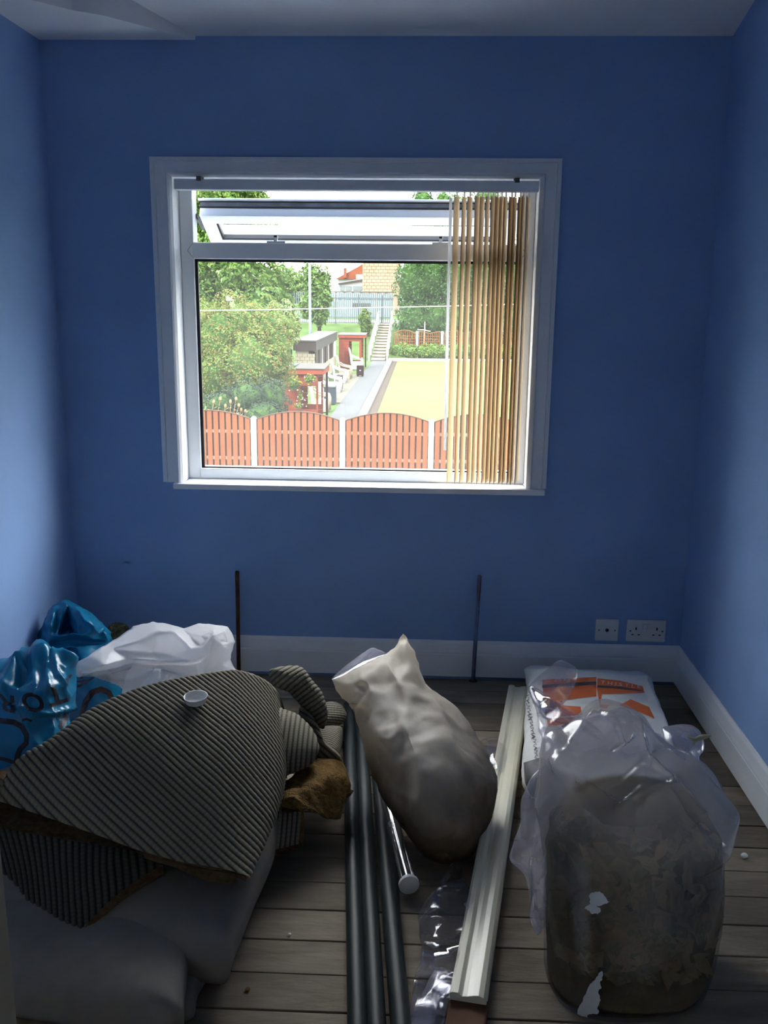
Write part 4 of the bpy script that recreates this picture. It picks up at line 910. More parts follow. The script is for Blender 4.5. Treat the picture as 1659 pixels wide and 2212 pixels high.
# leaves and stalks pressed against the film
Vg = ground(V, .006); Ng = normals(Vg, tri4(Fc)[:, :3]); sel = [i for i in np.nonzero(f)[0] if s[i] < .93 and Vg[i][2] > .07]
for key, cnt in (('leafd', 200), ('leafg', 110), ('leafo', 120)):
    lf = MB()
    for i in RNG.choice(sel, cnt):
        p = Vg[i]+Ng[i]*.001; n_ = Ng[i]; t1 = np.cross(n_, RNG.normal(size=3)); t1 /= np.linalg.norm(t1); t2 = np.cross(n_, t1)
        a, b = RNG.uniform(.010, .036), RNG.uniform(.006, .018)
        lf.add([p-t1*a, p+t2*b+n_*.002, p+t1*a, p-t2*b+n_*RNG.uniform(0, .003)], [(0, 1, 2), (0, 2, 3)])
    lo = lf.build('leaf_litter', M[key], gb); lo['kind'] = 'stuff'
film_o = [(1176, 1590), (1195, 1582), (1216, 1584), (1245, 1560), (1280, 1535), (1310, 1526), (1345, 1531), (1385, 1550), (1415, 1580), (1432, 1600), (1470, 1625), (1500, 1640), (1530, 1672), (1558, 1705), (1583, 1755), (1581, 1800), (1573, 1832), (1557, 1850), (1556, 1930), (1550, 2000), (1534, 2085), (1506, 2158), (1452, 2224), (1380, 2258), (1280, 2268), (1214, 2240), (1187, 2185), (1176, 2085), (1174, 1960), (1175, 1850), (1166, 1790), (1150, 1740), (1160, 1690), (1172, 1640)]
out = loop(film_o, fG); c = atY(1365, 1900, 1.88)
V, Fc, s, f = blob(out, c, (-.01, -.165, .075), (.02, .17, 0), 2.4, 320, 110)
Q = to_px(V); up_ = np.clip((1860-Q[:,1])/160, 0.0, 1)
V = sculpt(V, Fc, [
    ([(1216, 1660), (1270, 1690), (1340, 1735)], 8, .018, 'ridge'), ([(1330, 1740), (1380, 1705), (1450, 1690)], 7, .022, 'ridge'), ([(1390, 1730), (1420, 1698), (1460, 1692)], 10, .016, 'ridge'),
    ([(1200, 1640), (1240, 1665), (1250, 1675)], 10, .016, 'ridge'), ([(1290, 1545), (1250, 1590), (1225, 1620)], 6, .016, 'ridge'), ([(1300, 1540), (1330, 1560), (1345, 1600)], 5, .014, 'ridge'),
    ([(1380, 1560), (1395, 1600), (1400, 1640)], 6, .014, 'ridge'), ([(1330, 1630), (1360, 1605), (1370, 1590)], 7, .014, 'ridge'), ([(1250, 1690), (1340, 1670), (1390, 1640)], 12, -.02, 'bump'), ([(1400, 1640), (1460, 1680), (1520, 1760)], 9, .016, 'ridge'), ([(1440, 1700), (1500, 1780), (1530, 1830)], 9, .012, 'ridge'), ([(1220, 1780), (1240, 1760), (1260, 1800)], 12, -.012, 'bump')],
    None, ())
hc = vcell(V, 9, 2); hr = vnoise(V, 12, 4); Nf = normals(V, tri4(Fc)[:, :3])
V = V+Nf*(((hc-hc.mean())*.030+(hr-hr.mean())*.006)*(.03+.97*up_))[:, None]
fm = link_mesh('clear_film', ground(V, .003), Fc, M['mist'], gb, smooth=True)
set_attr(fm, 'mist', np.interp(Q[:,1], [1560, 1680, 1780, 1900, 2050], [.26, .42, .34, .18, .07])+.05*vnoise(V, 8, 3))
# paper label remnants stuck on the film
bvh = rays_on(fm)
def ragged(pts, j=1.6):
    P = catmull([(x, y, 0) for x, y in pts], 60); return [(x+rnd.uniform(-j, j), y+rnd.uniform(-j, j)) for x, y, _ in P]
decal('label_remnant', [poly2d(ragged([(1276, 1930), (1296, 1926), (1306, 1936), (1315, 1949), (1302, 1954), (1289, 1957), (1298, 1964), (1292, 1974), (1278, 1972), (1264, 1960), (1275, 1952), (1274, 1940)]))], bvh, M['plate'], gb, .002)
decal('label_remnant', [poly2d(ragged([(1300, 2097), (1302, 2112), (1296, 2122), (1300, 2134), (1292, 2140), (1297, 2160), (1290, 2175), (1294, 2188), (1272, 2190), (1265, 2206), (1246, 2204), (1250, 2180), (1254, 2168), (1264, 2150), (1272, 2130), (1282, 2118)]))], bvh, M['plate'], gb, .002)

def film_sheet(name, outline, fY, center, amp, m, parent, thick=.004, seed=1, nth=110, ns=34, cell=22, front=(0, -.012, .012), power=2):
    out = loop(outline, fY); c = atY(*center); V, Fc, s, f = blob(out, c, front, (0, thick, 0), power, nth, ns)
    V = sculpt(V, Fc, (), None, ((vcell, cell*.55, amp, seed), (vnoise, cell*.4, amp*.8, seed+3)))
    return link_mesh(name, ground(V, .003), Fc, m, parent, smooth=True)
film_sheet('loose_film', [(1178, 1650), (1186, 1700), (1184, 1800), (1180, 1900), (1176, 1990), (1160, 2020), (1150, 1960), (1138, 1900), (1124, 1880), (1104, 1862), (1100, 1848), (1112, 1815), (1134, 1775), (1142, 1720), (1158, 1670)], lin(1650, 2.00, 2020, 1.84), (1152, 1830, 1.90), .020, M['hazy'], gb, seed=4, front=(-.01, -.03, .01))
film_sheet('loose_film', [(1210, 1428), (1246, 1446), (1236, 1490), (1190, 1552), (1178, 1545), (1150, 1510), (1143, 1482), (1170, 1455)], lin(1428, 2.78, 1552, 2.50), (1200, 1490, 2.66), .010, M['clear'], gb, seed=5, cell=14)
film_sheet('loose_film', [(1146, 1488), (1180, 1550), (1240, 1570), (1290, 1545), (1350, 1535), (1420, 1590), (1450, 1625), (1440, 1665), (1340, 1660), (1240, 1650), (1178, 1640), (1168, 1590)], lin(1488, 2.55, 1665, 2.22), (1300, 1600, 2.36), .022, M['clear'], gb, seed=6, front=(0, -.02, .03))
film_sheet('loose_film', [(1430, 1572), (1470, 1570), (1505, 1582), (1514, 1610), (1512, 1650), (1560, 1700), (1540, 1705), (1470, 1650), (1436, 1610)], lin(1570, 2.2, 1705, 2.02), (1485, 1630, 2.10), .016, M['hazy'], gb, seed=7)
tp = [atY(x, y, 2.12) for x, y in ((1484, 1591), (1500, 1598), (1512, 1594), (1522, 1591), (1535, 1589))]
MB().tube(tp, [.002, .005, .007, .006, .003], 8).tube([atY(x, y, 2.12) for x, y in ((1503, 1596), (1498, 1606), (1494, 1616))], [.005, .004, .002], 8).build('twisted_end', sheet_mat('yellowed_film', (.55, .52, .38), .3, .4), gb, smooth=True)

# crumpled clear film on the floor
cf = thing('clear_film', 'crumpled clear plastic film on the boards between pipes and cream moulding', 'film', (.1, 1.85, 0))
fz = lambda pts, z: [atZ(x, y, z) for x, y in pts]
def floor_film(name, pts, zc_, amp, seed, m, cell=20):
    out = fz(pts, .012); c = np.mean(np.array(out), 0); V, Fc, s, f = blob(out, c, (0, -.01, zc_), (0, 0, -.006), 2, 140, 44)
    V = sculpt(V, Fc, (), None, ((vcell, cell*.6, amp, seed), (vnoise, cell*.4, amp*.6, seed)))
    return link_mesh(name, ground(V, .003), Fc, m, cf, smooth=True)
floor_film('film_sheet', [(985, 1862), (1000, 1880), (1015, 1930), (1022, 1990), (1010, 2060), (990, 2120), (960, 2200), (925, 2225), (886, 2215), (884, 2170), (892, 2110), (905, 2060), (920, 1990), (945, 1920), (965, 1880)], .055, .030, 3, M['clear'])
floor_film('film_sheet', [(955, 2100), (985, 2120), (950, 2170), (925, 2235), (885, 2235), (895, 2190), (925, 2130)], .045, .012, 6, M['hazy'])
floor_film('film_sheet', [(1040, 1610), (1075, 1602), (1100, 1620), (1098, 1680), (1075, 1700), (1045, 1660)], .05, .020, 7, M['clear'])

# crumbs of debris on the boards
for k, (x, y, r_, lab_) in enumerate(((535, 2140, .006, 'small brown crumb of debris on the boards at the lower left'), (625, 2020, .004, 'pale crumb on a floorboard left of the black pipes'), (1608, 1852, .010, 'flake of plaster on the boards at the right edge'), (478, 2096, .004, 'pale crumb on the boards just beside the folded felt'))):
    p = atZ(x, y, 0); b_ = bmesh.new(); bmesh.ops.create_icosphere(b_, subdivisions=2, radius=r_)
    for v in b_.verts: v.co *= 1+.35*noise.noise(v.co*300+Vector((k, 0, 0))); v.co.z *= .6
    me = bpy.data.meshes.new('debris_crumb'); b_.to_mesh(me); b_.free(); me.materials.append(M['foam'] if k == 0 else M['plate'])
    o = bpy.data.objects.new('debris_crumb', me); COL.objects.link(o); o.location = (p[0], p[1], r_*.5); tag(o, lab_, 'debris')

# ------------------------------------------------------------------ outdoors
GZ = -3.0
def om(name, rgb, g, var=0.08, scale=3.0, rgb2=None, stretch=None, bump=0.0, bscale=None, rough=0.9):
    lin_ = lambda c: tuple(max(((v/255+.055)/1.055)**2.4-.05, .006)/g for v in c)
    return mat(name, lin_(rgb), rough, 0.05, var=var, scale=scale, col2=lin_(rgb2) if rgb2 else None, stretch=stretch, bump=bump, bscale=bscale)
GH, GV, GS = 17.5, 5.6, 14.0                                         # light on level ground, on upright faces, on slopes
O = dict(
    grass=om('bank_grass', (128, 176, 82), GS, rgb2=(172, 212, 122), scale=.8, bump=0.2, bscale=8), lawn=om('green_lawn', (196, 248, 132), GH, rgb2=(226, 254, 160), scale=.25, stretch=(.15, 1, 1)),
    path=om('tarmac_path', (196, 200, 202), GH), paving=om('pale_paving', (226, 221, 198), GH, .12, 2), curb=om('white_kerb', (250, 250, 240), 9.0, .05),
    ditch=om('brown_ditch', (168, 150, 134), GH, .2, 4), soil=om('soil', (110, 100, 80), GH, .3, 2),
    slat=om('orange_stained_wood', (208, 136, 102), 6.6, .12, 1.5, stretch=(6, 6, 1)), slatb=om('weathered_wood', (132, 108, 94), GV, .2, 2, stretch=(6, 6, 1)), rail=om('pale_rail', (200, 178, 150), GV, .15),
    post=om('white_concrete', (250, 250, 246), 3.6, .04), red=om('red_stained_boards', (196, 112, 92), GV, .12, 2, stretch=(1, 1, 6)), dark=om('dark_timber', (92, 76, 74), GV, .2),
    roof=om('grey_roof_felt', (188, 186, 176), GH, .08, 1.5), roofp=om('pale_roof', (226, 222, 212), GH, .05), roofb=om('blue_grey_roof', (188, 206, 212), GH, .05), fascia=om('dark_fascia', (112, 102, 98), GV, .12, 2),
    cream=om('cream_brick', (224, 214, 186), GV, .06, 5), wpaint=om('white_paint', (250, 250, 246), 3.6, .02), chair=om('white_resin', (252, 250, 244), 4.0, .02), chairc=om('cream_wicker', (238, 222, 190), 4.6, .1, 8),
    dglass=om('dark_window', (100, 100, 92), GV, .3, 1.5, rough=.3), bin=om('dark_box', (96, 106, 114), GV), step=om('pale_step', (244, 236, 216), 6.0, .06), riser=om('brown_riser', (186, 174, 146), GV, .15),
    pale=om('galvanised_paling', (150, 166, 172), GV, .08), gboard=om('grey_boards', (186, 202, 202), GV, .10, .6), brick=om('pink_brick', (236, 200, 170), GV, .10, 1.2), brick2=om('brick_mortar', (214, 186, 160), GV), tile=om('red_roof_tile', (224, 140, 108), 8.0, .1, 1),
    lamp=om('lamp_post_paint', (178, 202, 206), 4.2, .03), wire=om('white_wire', (238, 238, 228), 5.0, .03), trellis=om('orange_trellis', (196, 138, 98), GV, .1), bark=om('bark', (112, 98, 82), GV, .3, 5),
    teal=om('teal_pot', (100, 168, 164), GV), terracotta=om('terracotta_pot', (226, 164, 110), GV), stone=om('brown_pot', (140, 110, 96), GV), fyel=om('yellow_flower', (246, 214, 70), 6.0), fpink=om('pink_flower', (226, 130, 196), 6.0), fwht=om('white_flower', (250, 250, 246), 5.0),
    teasel=om('dry_teasel', (205, 184, 138), 5.5, .2, 20),
)
def leafmat(name, col):
    m = sheet_mat(name, tuple(c*.54 for c in col), 0.6, 0.42, 0.15); return m
LEAF = {}
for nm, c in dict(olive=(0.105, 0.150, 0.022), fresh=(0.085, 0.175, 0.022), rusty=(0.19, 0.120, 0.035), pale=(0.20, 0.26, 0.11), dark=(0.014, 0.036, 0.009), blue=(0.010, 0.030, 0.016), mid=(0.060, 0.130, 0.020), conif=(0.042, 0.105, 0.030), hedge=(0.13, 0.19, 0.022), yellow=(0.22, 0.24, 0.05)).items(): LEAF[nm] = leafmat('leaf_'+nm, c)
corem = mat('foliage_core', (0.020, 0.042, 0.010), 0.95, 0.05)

# ground: level to the far side of the green, then a bank up to the road
def gz(x, Y):
    k = np.clip((Y-63.9)/12.0, 0, 1); left = 1/(1+np.exp((x+1.2)*3)); right = np.clip((Y-68.5)/7, 0, 1)
    return GZ-.04*(k > 0)+2.10*(k*left+right*(1-left))
xs = np.concatenate([np.linspace(-70, -14, 12), np.linspace(-13, 8, 64), np.linspace(9, 70, 12)]); ys = np.concatenate([np.linspace(4, 58, 20), np.linspace(59, 78, 40), np.linspace(80, 260, 16)])
Gx, Gy = np.meshgrid(xs, ys, indexing='ij'); Gz = gz(Gx, Gy)
gr = grid('ground', np.stack([Gx, Gy, Gz], -1), O['grass']); gr['kind'] = 'structure'
def flat(name, x0, x1, y0, y1, z, m, h=.25): return struct(MB().box((x0, y0, z-h), (x1, y1, z)).build(name, m))
flat('lawn', -1.66, 26, 24, 63.0, GZ+.06, O['lawn']); flat('tarmac_path', -3.35, -2.2, 20.3, 63.6, GZ+.03, O['path'])
flat('paving_strip', -4.4, -3.35, 38.5, 52.5, GZ+.035, O['paving']); flat('soil_strip', -14, 6, 4, 24, GZ+.02, O['soil'])
flat('ditch', -2.05, -1.66, 24, 63.3, GZ+.02, O['ditch'])
kb = thing('green_kerb', None, None, (-2.2, 45, GZ), kind='structure')
MB().box((-2.30, 24, GZ), (-2.02, 63.7, GZ+.12)).build('kerb_side', O['curb'], kb); MB().box((-2.3, 63.2, GZ), (26, 64.6, GZ+.14)).build('kerb_end', O['curb'], kb)
flat('far_pavement', -40, 20, 77, 84, -.86, O['curb'], .1)

# near fence: arched hit-and-miss panels between white concrete posts
FY = 20.0; postx = [-5.53, -3.612, -1.691, .216, 2.14, 4.06]
z_top = lambda t: -1.235+.175*(1-(2*t-1)**2)
def fence_panel(x0, x1, label):
    t = thing('garden_fence', label, 'fence', (x0, FY, GZ), 'arched orange fence panels beyond the window'); W_ = x1-x0-.13; xa = x0+.065
    n = 13; p = W_/n
    for k in range(n):
        cx = xa+p*(k+.5); hw = .050; V = []
        for yy in (FY-.030, FY-.016):
            V += [(cx-hw, yy, GZ+.05), (cx+hw, yy, GZ+.05), (cx+hw, yy, z_top((cx+hw-xa)/W_)), (cx-hw, yy, z_top((cx-hw-xa)/W_))]
        link_mesh('slat', V, [(0,1,2,3), (7,6,5,4), (0,4,5,1), (1,5,6,2), (2,6,7,3), (3,7,4,0)], O['slat'], t)
    for k in range(n+1):
        cx = xa+p*k; hw = .050 if 0 < k < n else .03; V = []
        for yy in (FY+.016, FY+.030):
            V += [(cx-hw, yy, GZ+.05), (cx+hw, yy, GZ+.05), (cx+hw, yy, z_top(np.clip((cx+hw-xa)/W_, 0, 1))-.01), (cx-hw, yy, z_top(np.clip((cx-hw-xa)/W_, 0, 1))-.01)]
        link_mesh('back_slat', V, [(0,1,2,3), (7,6,5,4), (0,4,5,1), (1,5,6,2), (2,6,7,3), (3,7,4,0)], O['slatb'], t)
    for z in (-1.50, -2.08, -2.75): MB().box((xa, FY-.016, z-.035), (xa+W_, FY+.016, z+.035)).build('rail', O['rail'], t)
    pts = [np.array([xa+W_*k/16, FY, z_top(k/16)+.006]) for k in range(17)]
    mbx = MB()
    for a, b in zip(pts[:-1], pts[1:]): mbx.obox((a+b)/2, (b-a)/2*1.01, (0, .036, 0), (0, 0, .009))
    mbx.build('cap_rail', O['slatb'], t); return t
pl = ['arched orange fence panel at the left edge of the window view', 'arched orange fence panel between the two leftmost white posts', 'arched orange fence panel between middle and right white posts', 'arched orange fence panel partly behind the tan blind']
f0 = fence_panel(postx[0], postx[1], pl[0])
for k in range(1, 4): copy_thing(f0, (postx[k]-postx[0], 0, 0), pl[k])
ql = ['white concrete fence post nearest the left edge of the window view', 'white concrete fence post in the middle of the window view', 'white concrete fence post just left of the tan blind', 'white concrete fence post hidden behind the tan blind']
for k, x in enumerate(postx[1:5]):
    mbx = MB().box((x-.058, FY-.055, GZ), (x+.058, FY+.055, -1.235)); r0 = [(-.058, -.055), (.058, -.055), (.058, .055), (-.058, .055)]
    lv = [(1.0, -1.235), (.86, -1.195), (.5, -1.172), (.1, -1.166)]
    vs = [(x+a*s_, FY+b*s_, z) for s_, z in lv for a, b in r0]
    mbx.add(vs, [(4*i+j, 4*i+(j+1) % 4, 4*i+4+(j+1) % 4, 4*i+4+j) for i in range(3) for j in range(4)]+[(12, 13, 14, 15)])
    tag(mbx.build('concrete_post', O['post']), ql[k], 'post', 'white posts of the near fence')

# foliage
def icos(c, r, sub=2, jitter=.15, seed=0):
    b = bmesh.new(); bmesh.ops.create_icosphere(b, subdivisions=sub, radius=1); V = []; Fc = []
    for v in b.verts:
        q = v.co*(1+jitter*noise.noise(v.co*2.3+Vector((seed, 0, 0)))); V.append((c[0]+q.x*r[0], c[1]+q.y*r[1], c[2]+q.z*r[2]))
    Fc = [tuple(v.index for v in f.verts) for f in b.faces]; b.free(); return V, Fc
def foliage(name, parent, clusters, nleaf, size, mats, core=.80, jit=.22, down=0.0):
    """clusters: (centre xyz, radii xyz); leaves are folded quads spread through each crown's outer shell"""
    vol = np.array([r[0]*r[2]+r[1]*r[2] for _, r in clusters]); cnt = (nleaf*vol/vol.sum()).astype(int)
    Vs = []; mi = []; cm = MB()
    for (c, r), n in zip(clusters, cnt):
        c = np.asarray(c, float); r = np.asarray(r, float)
        d = RNG.normal(size=(n, 3)); d /= np.linalg.norm(d, axis=1)[:, None]
        rad = RNG.uniform(core-.06, 1.06, n)**.6; lump = 1+jit*np.sin(d[:,0]*5+c[0]*3)*np.cos(d[:,2]*6+c[2]*2)+jit*.5*np.sin(d[:,2]*13+d[:,0]*9)
        p = c+d*r*(rad*lump)[:, None]
        nrm = d+RNG.normal(size=(n, 3))*.55+np.array([0, 0, .35]); nrm /= np.linalg.norm(nrm, axis=1)[:, None]
        t1 = np.cross(nrm, RNG.normal(size=(n, 3))); t1 /= np.linalg.norm(t1, axis=1)[:, None]; t2 = np.cross(nrm, t1)
        s = size*RNG.uniform(.6, 1.35, n)[:, None]
        q = np.stack([p-t1*s, p+t2*s*.45-nrm*s*.12, p+t1*s-nrm*s*.15*(1+down), p-t2*s*.45-nrm*s*.12], 1); Vs.append(q.reshape(-1, 3))
        w = np.array([m[1] for m in mats], float); mi.append(RNG.choice(len(mats), n, p=w/w.sum()))
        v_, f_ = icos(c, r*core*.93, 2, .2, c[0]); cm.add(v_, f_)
    V = np.concatenate(Vs); n = len(V)//4; me = bpy.data.meshes.new(name)
    me.vertices.add(len(V)); me.vertices.foreach_set('co', V.ravel()); me.loops.add(n*4); me.loops.foreach_set('vertex_index', np.arange(n*4, dtype=np.int32))
    me.polygons.add(n); me.polygons.foreach_set('loop_start', np.arange(0, n*4, 4, dtype=np.int32)); me.update(calc_edges=True)
    for m, _ in mats: me.materials.append(LEAF[m])
    me.polygons.foreach_set('material_index', np.concatenate(mi).astype(np.int32))
    o = bpy.data.objects.new(name, me); COL.objects.link(o); attach(o, parent); o['kind'] = 'stuff'
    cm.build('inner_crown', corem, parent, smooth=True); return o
def cl(px, py, Y, rx, ry, dY=None):
    c = atY(px, py, Y); k = Y/2024.0*1.0; return (c, (rx*k, (dY or rx*k), ry*k))
def plant(name, label, clusters, nleaf, size, mats, trunk=None, group=None, **kw):
    c = np.mean([q[0] for q in clusters], 0); gzv = float(gz(np.array(c[0]), np.array(c[1])))
    t = thing(name, label, 'tree' if 'tree' in name else 'plant', (c[0], c[1], gzv), group)
    foliage('foliage', t, clusters, nleaf, size, mats, **kw)
    if trunk:
        for (px, Y, py_top, r) in trunk:
            tp_ = atY(px, py_top, Y); zb = float(gz(np.array(tp_[0]), np.array(tp_[1])))-.05
            MB().tube([(tp_[0]+.05, tp_[1], zb), (tp_[0]-.03, tp_[1], (zb+tp_[2])/2), tuple(tp_)], [r*1.3, r, r*.6], 8).build('trunk', O['bark'], t, smooth=True)
    return t
plant('cotoneaster_bush', 'broad olive bush with rusty tips behind the fence at left', [cl(470, 745, 27, 60, 85), cl(520, 720, 27.5, 65, 80), cl(575, 735, 27.5, 55, 75), cl(600, 770, 27, 36, 70), cl(540, 790, 26.6, 70, 80), cl(470, 810, 26.8, 60, 80), cl(430, 760, 27.5, 50, 100), cl(585, 815, 27.0, 34, 55), cl(625, 715, 28, 22, 30)], 46000, .038, [('olive', 5), ('fresh', 3), ('rusty', 2.6)], trunk=[(500, 27.3, 800, .09), (560, 27.3, 800, .07)])
plant('pale_leaved_shrub', 'pale green elder shrub beside the olive bush', [cl(622, 680, 37, 20, 30), cl(638, 705, 37, 12, 24), cl(610, 700, 37, 18, 30)], 1500, .085, [('pale', 3), ('fresh', 1)], trunk=[(620, 37, 700, .05)])
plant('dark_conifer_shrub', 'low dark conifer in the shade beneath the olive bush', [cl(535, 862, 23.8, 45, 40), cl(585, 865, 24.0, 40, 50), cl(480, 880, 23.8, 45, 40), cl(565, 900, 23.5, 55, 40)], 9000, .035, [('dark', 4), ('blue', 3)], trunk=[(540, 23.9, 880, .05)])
plant('tall_tree', 'tall leafy green tree behind the olive bush at upper left', [cl(455, 600, 44, 50, 70), cl(510, 590, 43, 50, 60), cl(565, 610, 44, 42, 50), cl(600, 620, 45, 34, 50), cl(470, 500, 44, 70, 80), cl(540, 510, 45, 60, 60), cl(430, 430, 44, 80, 70), cl(510, 405, 45, 60, 45), cl(548, 425, 45, 30, 25), cl(420, 680, 43, 60, 90), cl(560, 660, 43, 50, 50)], 36000, .10, [('mid', 4), ('fresh', 3), ('pale', .7), ('olive', 2)], trunk=[(490, 44, 650, .22)])
plant('young_tree', 'young airy tree beside the lamp post', [cl(672, 600, 70.5, 24, 32), cl(690, 640, 70.5, 28, 36), cl(668, 660, 70.5, 24, 30), cl(690, 680, 70.5, 20, 24), cl(700, 610, 70.5, 14, 30)], 5200, .15, [('fresh', 4), ('mid', 3), ('pale', 1)], trunk=[(690, 70.5, 680, .13)], core=.6)
plant('distant_tree', 'hazy small tree left of the lamp post', [cl(628, 610, 80, 22, 30), cl(650, 625, 80, 20, 30), cl(615, 640, 80, 20, 30)], 3000, .17, [('fresh', 3), ('pale', 2), ('mid', 2)], trunk=[(632, 80, 640, .12)], core=.6)
_hd = plant('tall_conifer_hedge', 'tall dense dark green conifer hedge right of the steps', [cl(898, 690, 70.5, 46, 60), cl(940, 690, 70.5, 50, 60), cl(990, 690, 70.5, 50, 62), cl(1050, 690, 70.5, 55, 62), cl(1110, 690, 70.5, 55, 62), cl(896, 610, 70.5, 44, 70), cl(930, 600, 70.5, 48, 75), cl(990, 600, 70.5, 52, 75), cl(1060, 600, 70.5, 56, 75), cl(1120, 600, 70.5, 50, 75), cl(920, 500, 70.5, 42, 75), cl(980, 500, 70.5, 50, 75), cl(1060, 500, 70.5, 55, 75), cl(912, 432, 70.5, 22, 28), cl(958, 438, 70.5, 20, 28), cl(1050, 440, 70.5, 40, 40)], 42000, .11, [('conif', 6), ('dark', 2), ('mid', 2)], trunk=[(905, 70, 735, .15), (960, 70, 735, .15), (1020, 70, 735, .15)], jit=.12)
foliage('foliage', _hd, [((17+.5*(k % 3), 8+6.5*k, -.2), (2.2, 3.6, 5.0)) for k in range(9)], 9000, .30, [('conif', 4), ('dark', 3), ('mid', 2)])  # unseen conifer row added at the right to cut skylight on the left wall
plant('round_shrub', 'rounded shrub at the top left of the steps', [cl(788, 688, 71.5, 13, 20), cl(790, 705, 71.5, 12, 18)], 1500, .10, [('mid', 3), ('olive', 2)])
plant('low_hedge', 'low bright green hedge along the far end of the lawn', [cl(860+26*k, 761, 66.3, 20, 17) for k in range(11)], 11000, .085, [('hedge', 3), ('fresh', 3), ('mid', 1.5)])

# teasels in front of the dark shrub
tz = [((462, 868), (455, 905)), ((476, 862), (468, 905)), ((487, 878), (482, 908)), ((498, 868), (497, 908)), ((510, 862), (503, 905)), ((516, 876), (508, 905)), ((521, 886), (516, 905)), ((530, 889), (528, 905))]
for k, (a, b) in enumerate(tz):
    h = atY(*a, 21.0+.05*k); g0 = atY(*b, 21.0+.05*k); t = thing('teasel', 'dry teasel behind the left fence panel, %s of the eight from the left' % ('first', 'second', 'third', 'fourth', 'fifth', 'sixth', 'seventh', 'eighth')[k], 'plant', (g0[0], g0[1], GZ), 'dry teasels behind the left fence panel')
    MB().tube([(g0[0], g0[1], GZ), tuple(g0), tuple(h)], .009, 6).build('stem', O['teasel'], t)
    q = MB(); v_, f_ = icos(h, (.032, .032, .055), 2, .3, k); q.add(v_, f_); q.build('seed_head', O['teasel'], t, smooth=True)
    lf = MB()
    for j in range(5):
        p = g0+(h-g0)*(.15+.15*j); a_ = RNG.uniform(0, 6.28); d = np.array([math.cos(a_), math.sin(a_), .4])*.13; s_ = np.array([-math.sin(a_), math.cos(a_), 0])*.018
        lf.add([p, p+d*.5+s_, p+d, p+d*.5-s_], [(0, 1, 2), (0, 2, 3)])
    lf.build('leaf', O['teasel'], t)['kind'] = 'stuff'

# two red timber shelters
def shelter(name, label, x0, x1, y0, y1, zt, win, roofm, fas=.16):
    t = thing(name, label, 'shed', ((x0+x1)/2, (y0+y1)/2, GZ)); wz0, wz1, wxa, wxb = win
    zt0 = zt-fas; nb = 9
    for yw in (y0, y1-.04):
        for k in range(nb):                                            # shiplap boards of the end walls
            za = GZ+(zt0-GZ)*k/nb; zb = GZ+(zt0-GZ)*(k+1)/nb-.008; off = -.004*(k % 2)
            zm = (za+zb)/2
            if wz0 < zm < wz1:
                MB().box((x0, yw+off, za), (wxa, yw+.04, zb)).build('board', O['red'], t); MB().box((wxb, yw+off, za), (x1, yw+.04, zb)).build('board', O['red'], t)
            else: MB().box((x0, yw+off, za), (x1, yw+.04, zb)).build('board', O['red'], t)
    MB().box((x0, y0+.04, GZ), (x0+.04, y1-.04, zt0)).build('back_wall', O['red'], t)
    MB().box((x1+.10, y1-.12, GZ), (x1+.18, y1-.04, zt0)).build('post', O['dark'], t); MB().box((x1-.06, y0-.012, GZ), (x1, y0+.05, zt0)).build('post', O['red'], t)
    MB().box((wxa-.03, y0-.012, wz0-.03), (wxa, y0+.05, wz1+.03)).build('window_frame', O['dark'], t)
    MB().box((x0-.05, y0-.10, zt0), (x1+.22, y0-.06, zt)).build('fascia', O['red'], t); MB().box((x1+.18, y0-.06, zt0), (x1+.22, y1+.06, zt)).build('fascia', O['red'], t)
    MB().add([(x0-.05, y0-.12, zt), (x1+.24, y0-.12, zt), (x1+.24, y1+.1, zt+.05), (x0-.05, y1+.1, zt+.05), (x0-.05, y0-.12, zt+.03), (x1+.24, y0-.12, zt+.03), (x1+.24, y1+.1, zt+.08), (x0-.05, y1+.1, zt+.08)], [(0,3,2,1),(4,5,6,7),(0,1,5,4),(1,2,6,5),(2,3,7,6),(3,0,4,7)]).build('roof', roofm, t)
    return t
a = atY(608, 812, 31.5); b = atY(688, 812, 31.5); w0 = atY(652, 836, 31.5); w1 = atY(685, 884, 31.5)
zt1 = float(atY(650, 798, 31.4)[2]); yb1 = float(atZ(690, 785, zt1+.08)[1])
sh1 = shelter('red_shelter', 'near red timber shelter with a grey roof and hanging flower baskets', a[0], b[0]-.02, 31.5, yb1, zt1, (w1[2], w0[2], w0[0], w1[0]-.03), O['roof'])
c4 = atY(612, 801, 31.4)
MB().box((a[0]-.045, 31.4, zt1+.032), (a[0]+.42, yb1, zt1+.085)).build('roof_panel', O['roofb'], sh1)
a = atY(732, 735, 56.5); b = atY(781, 735, 56.5); w0 = atY(755, 738, 56.5); w1 = atY(776, 784, 56.5)
zt2 = float(atY(757, 724, 56.4)[2])
shelter('red_shelter', 'far red timber shelter with a pale roof beside the steps', a[0], b[0], 56.5, 58.3, zt2, (w1[2], w0[2], w0[0], w1[0]), O['roofp'])

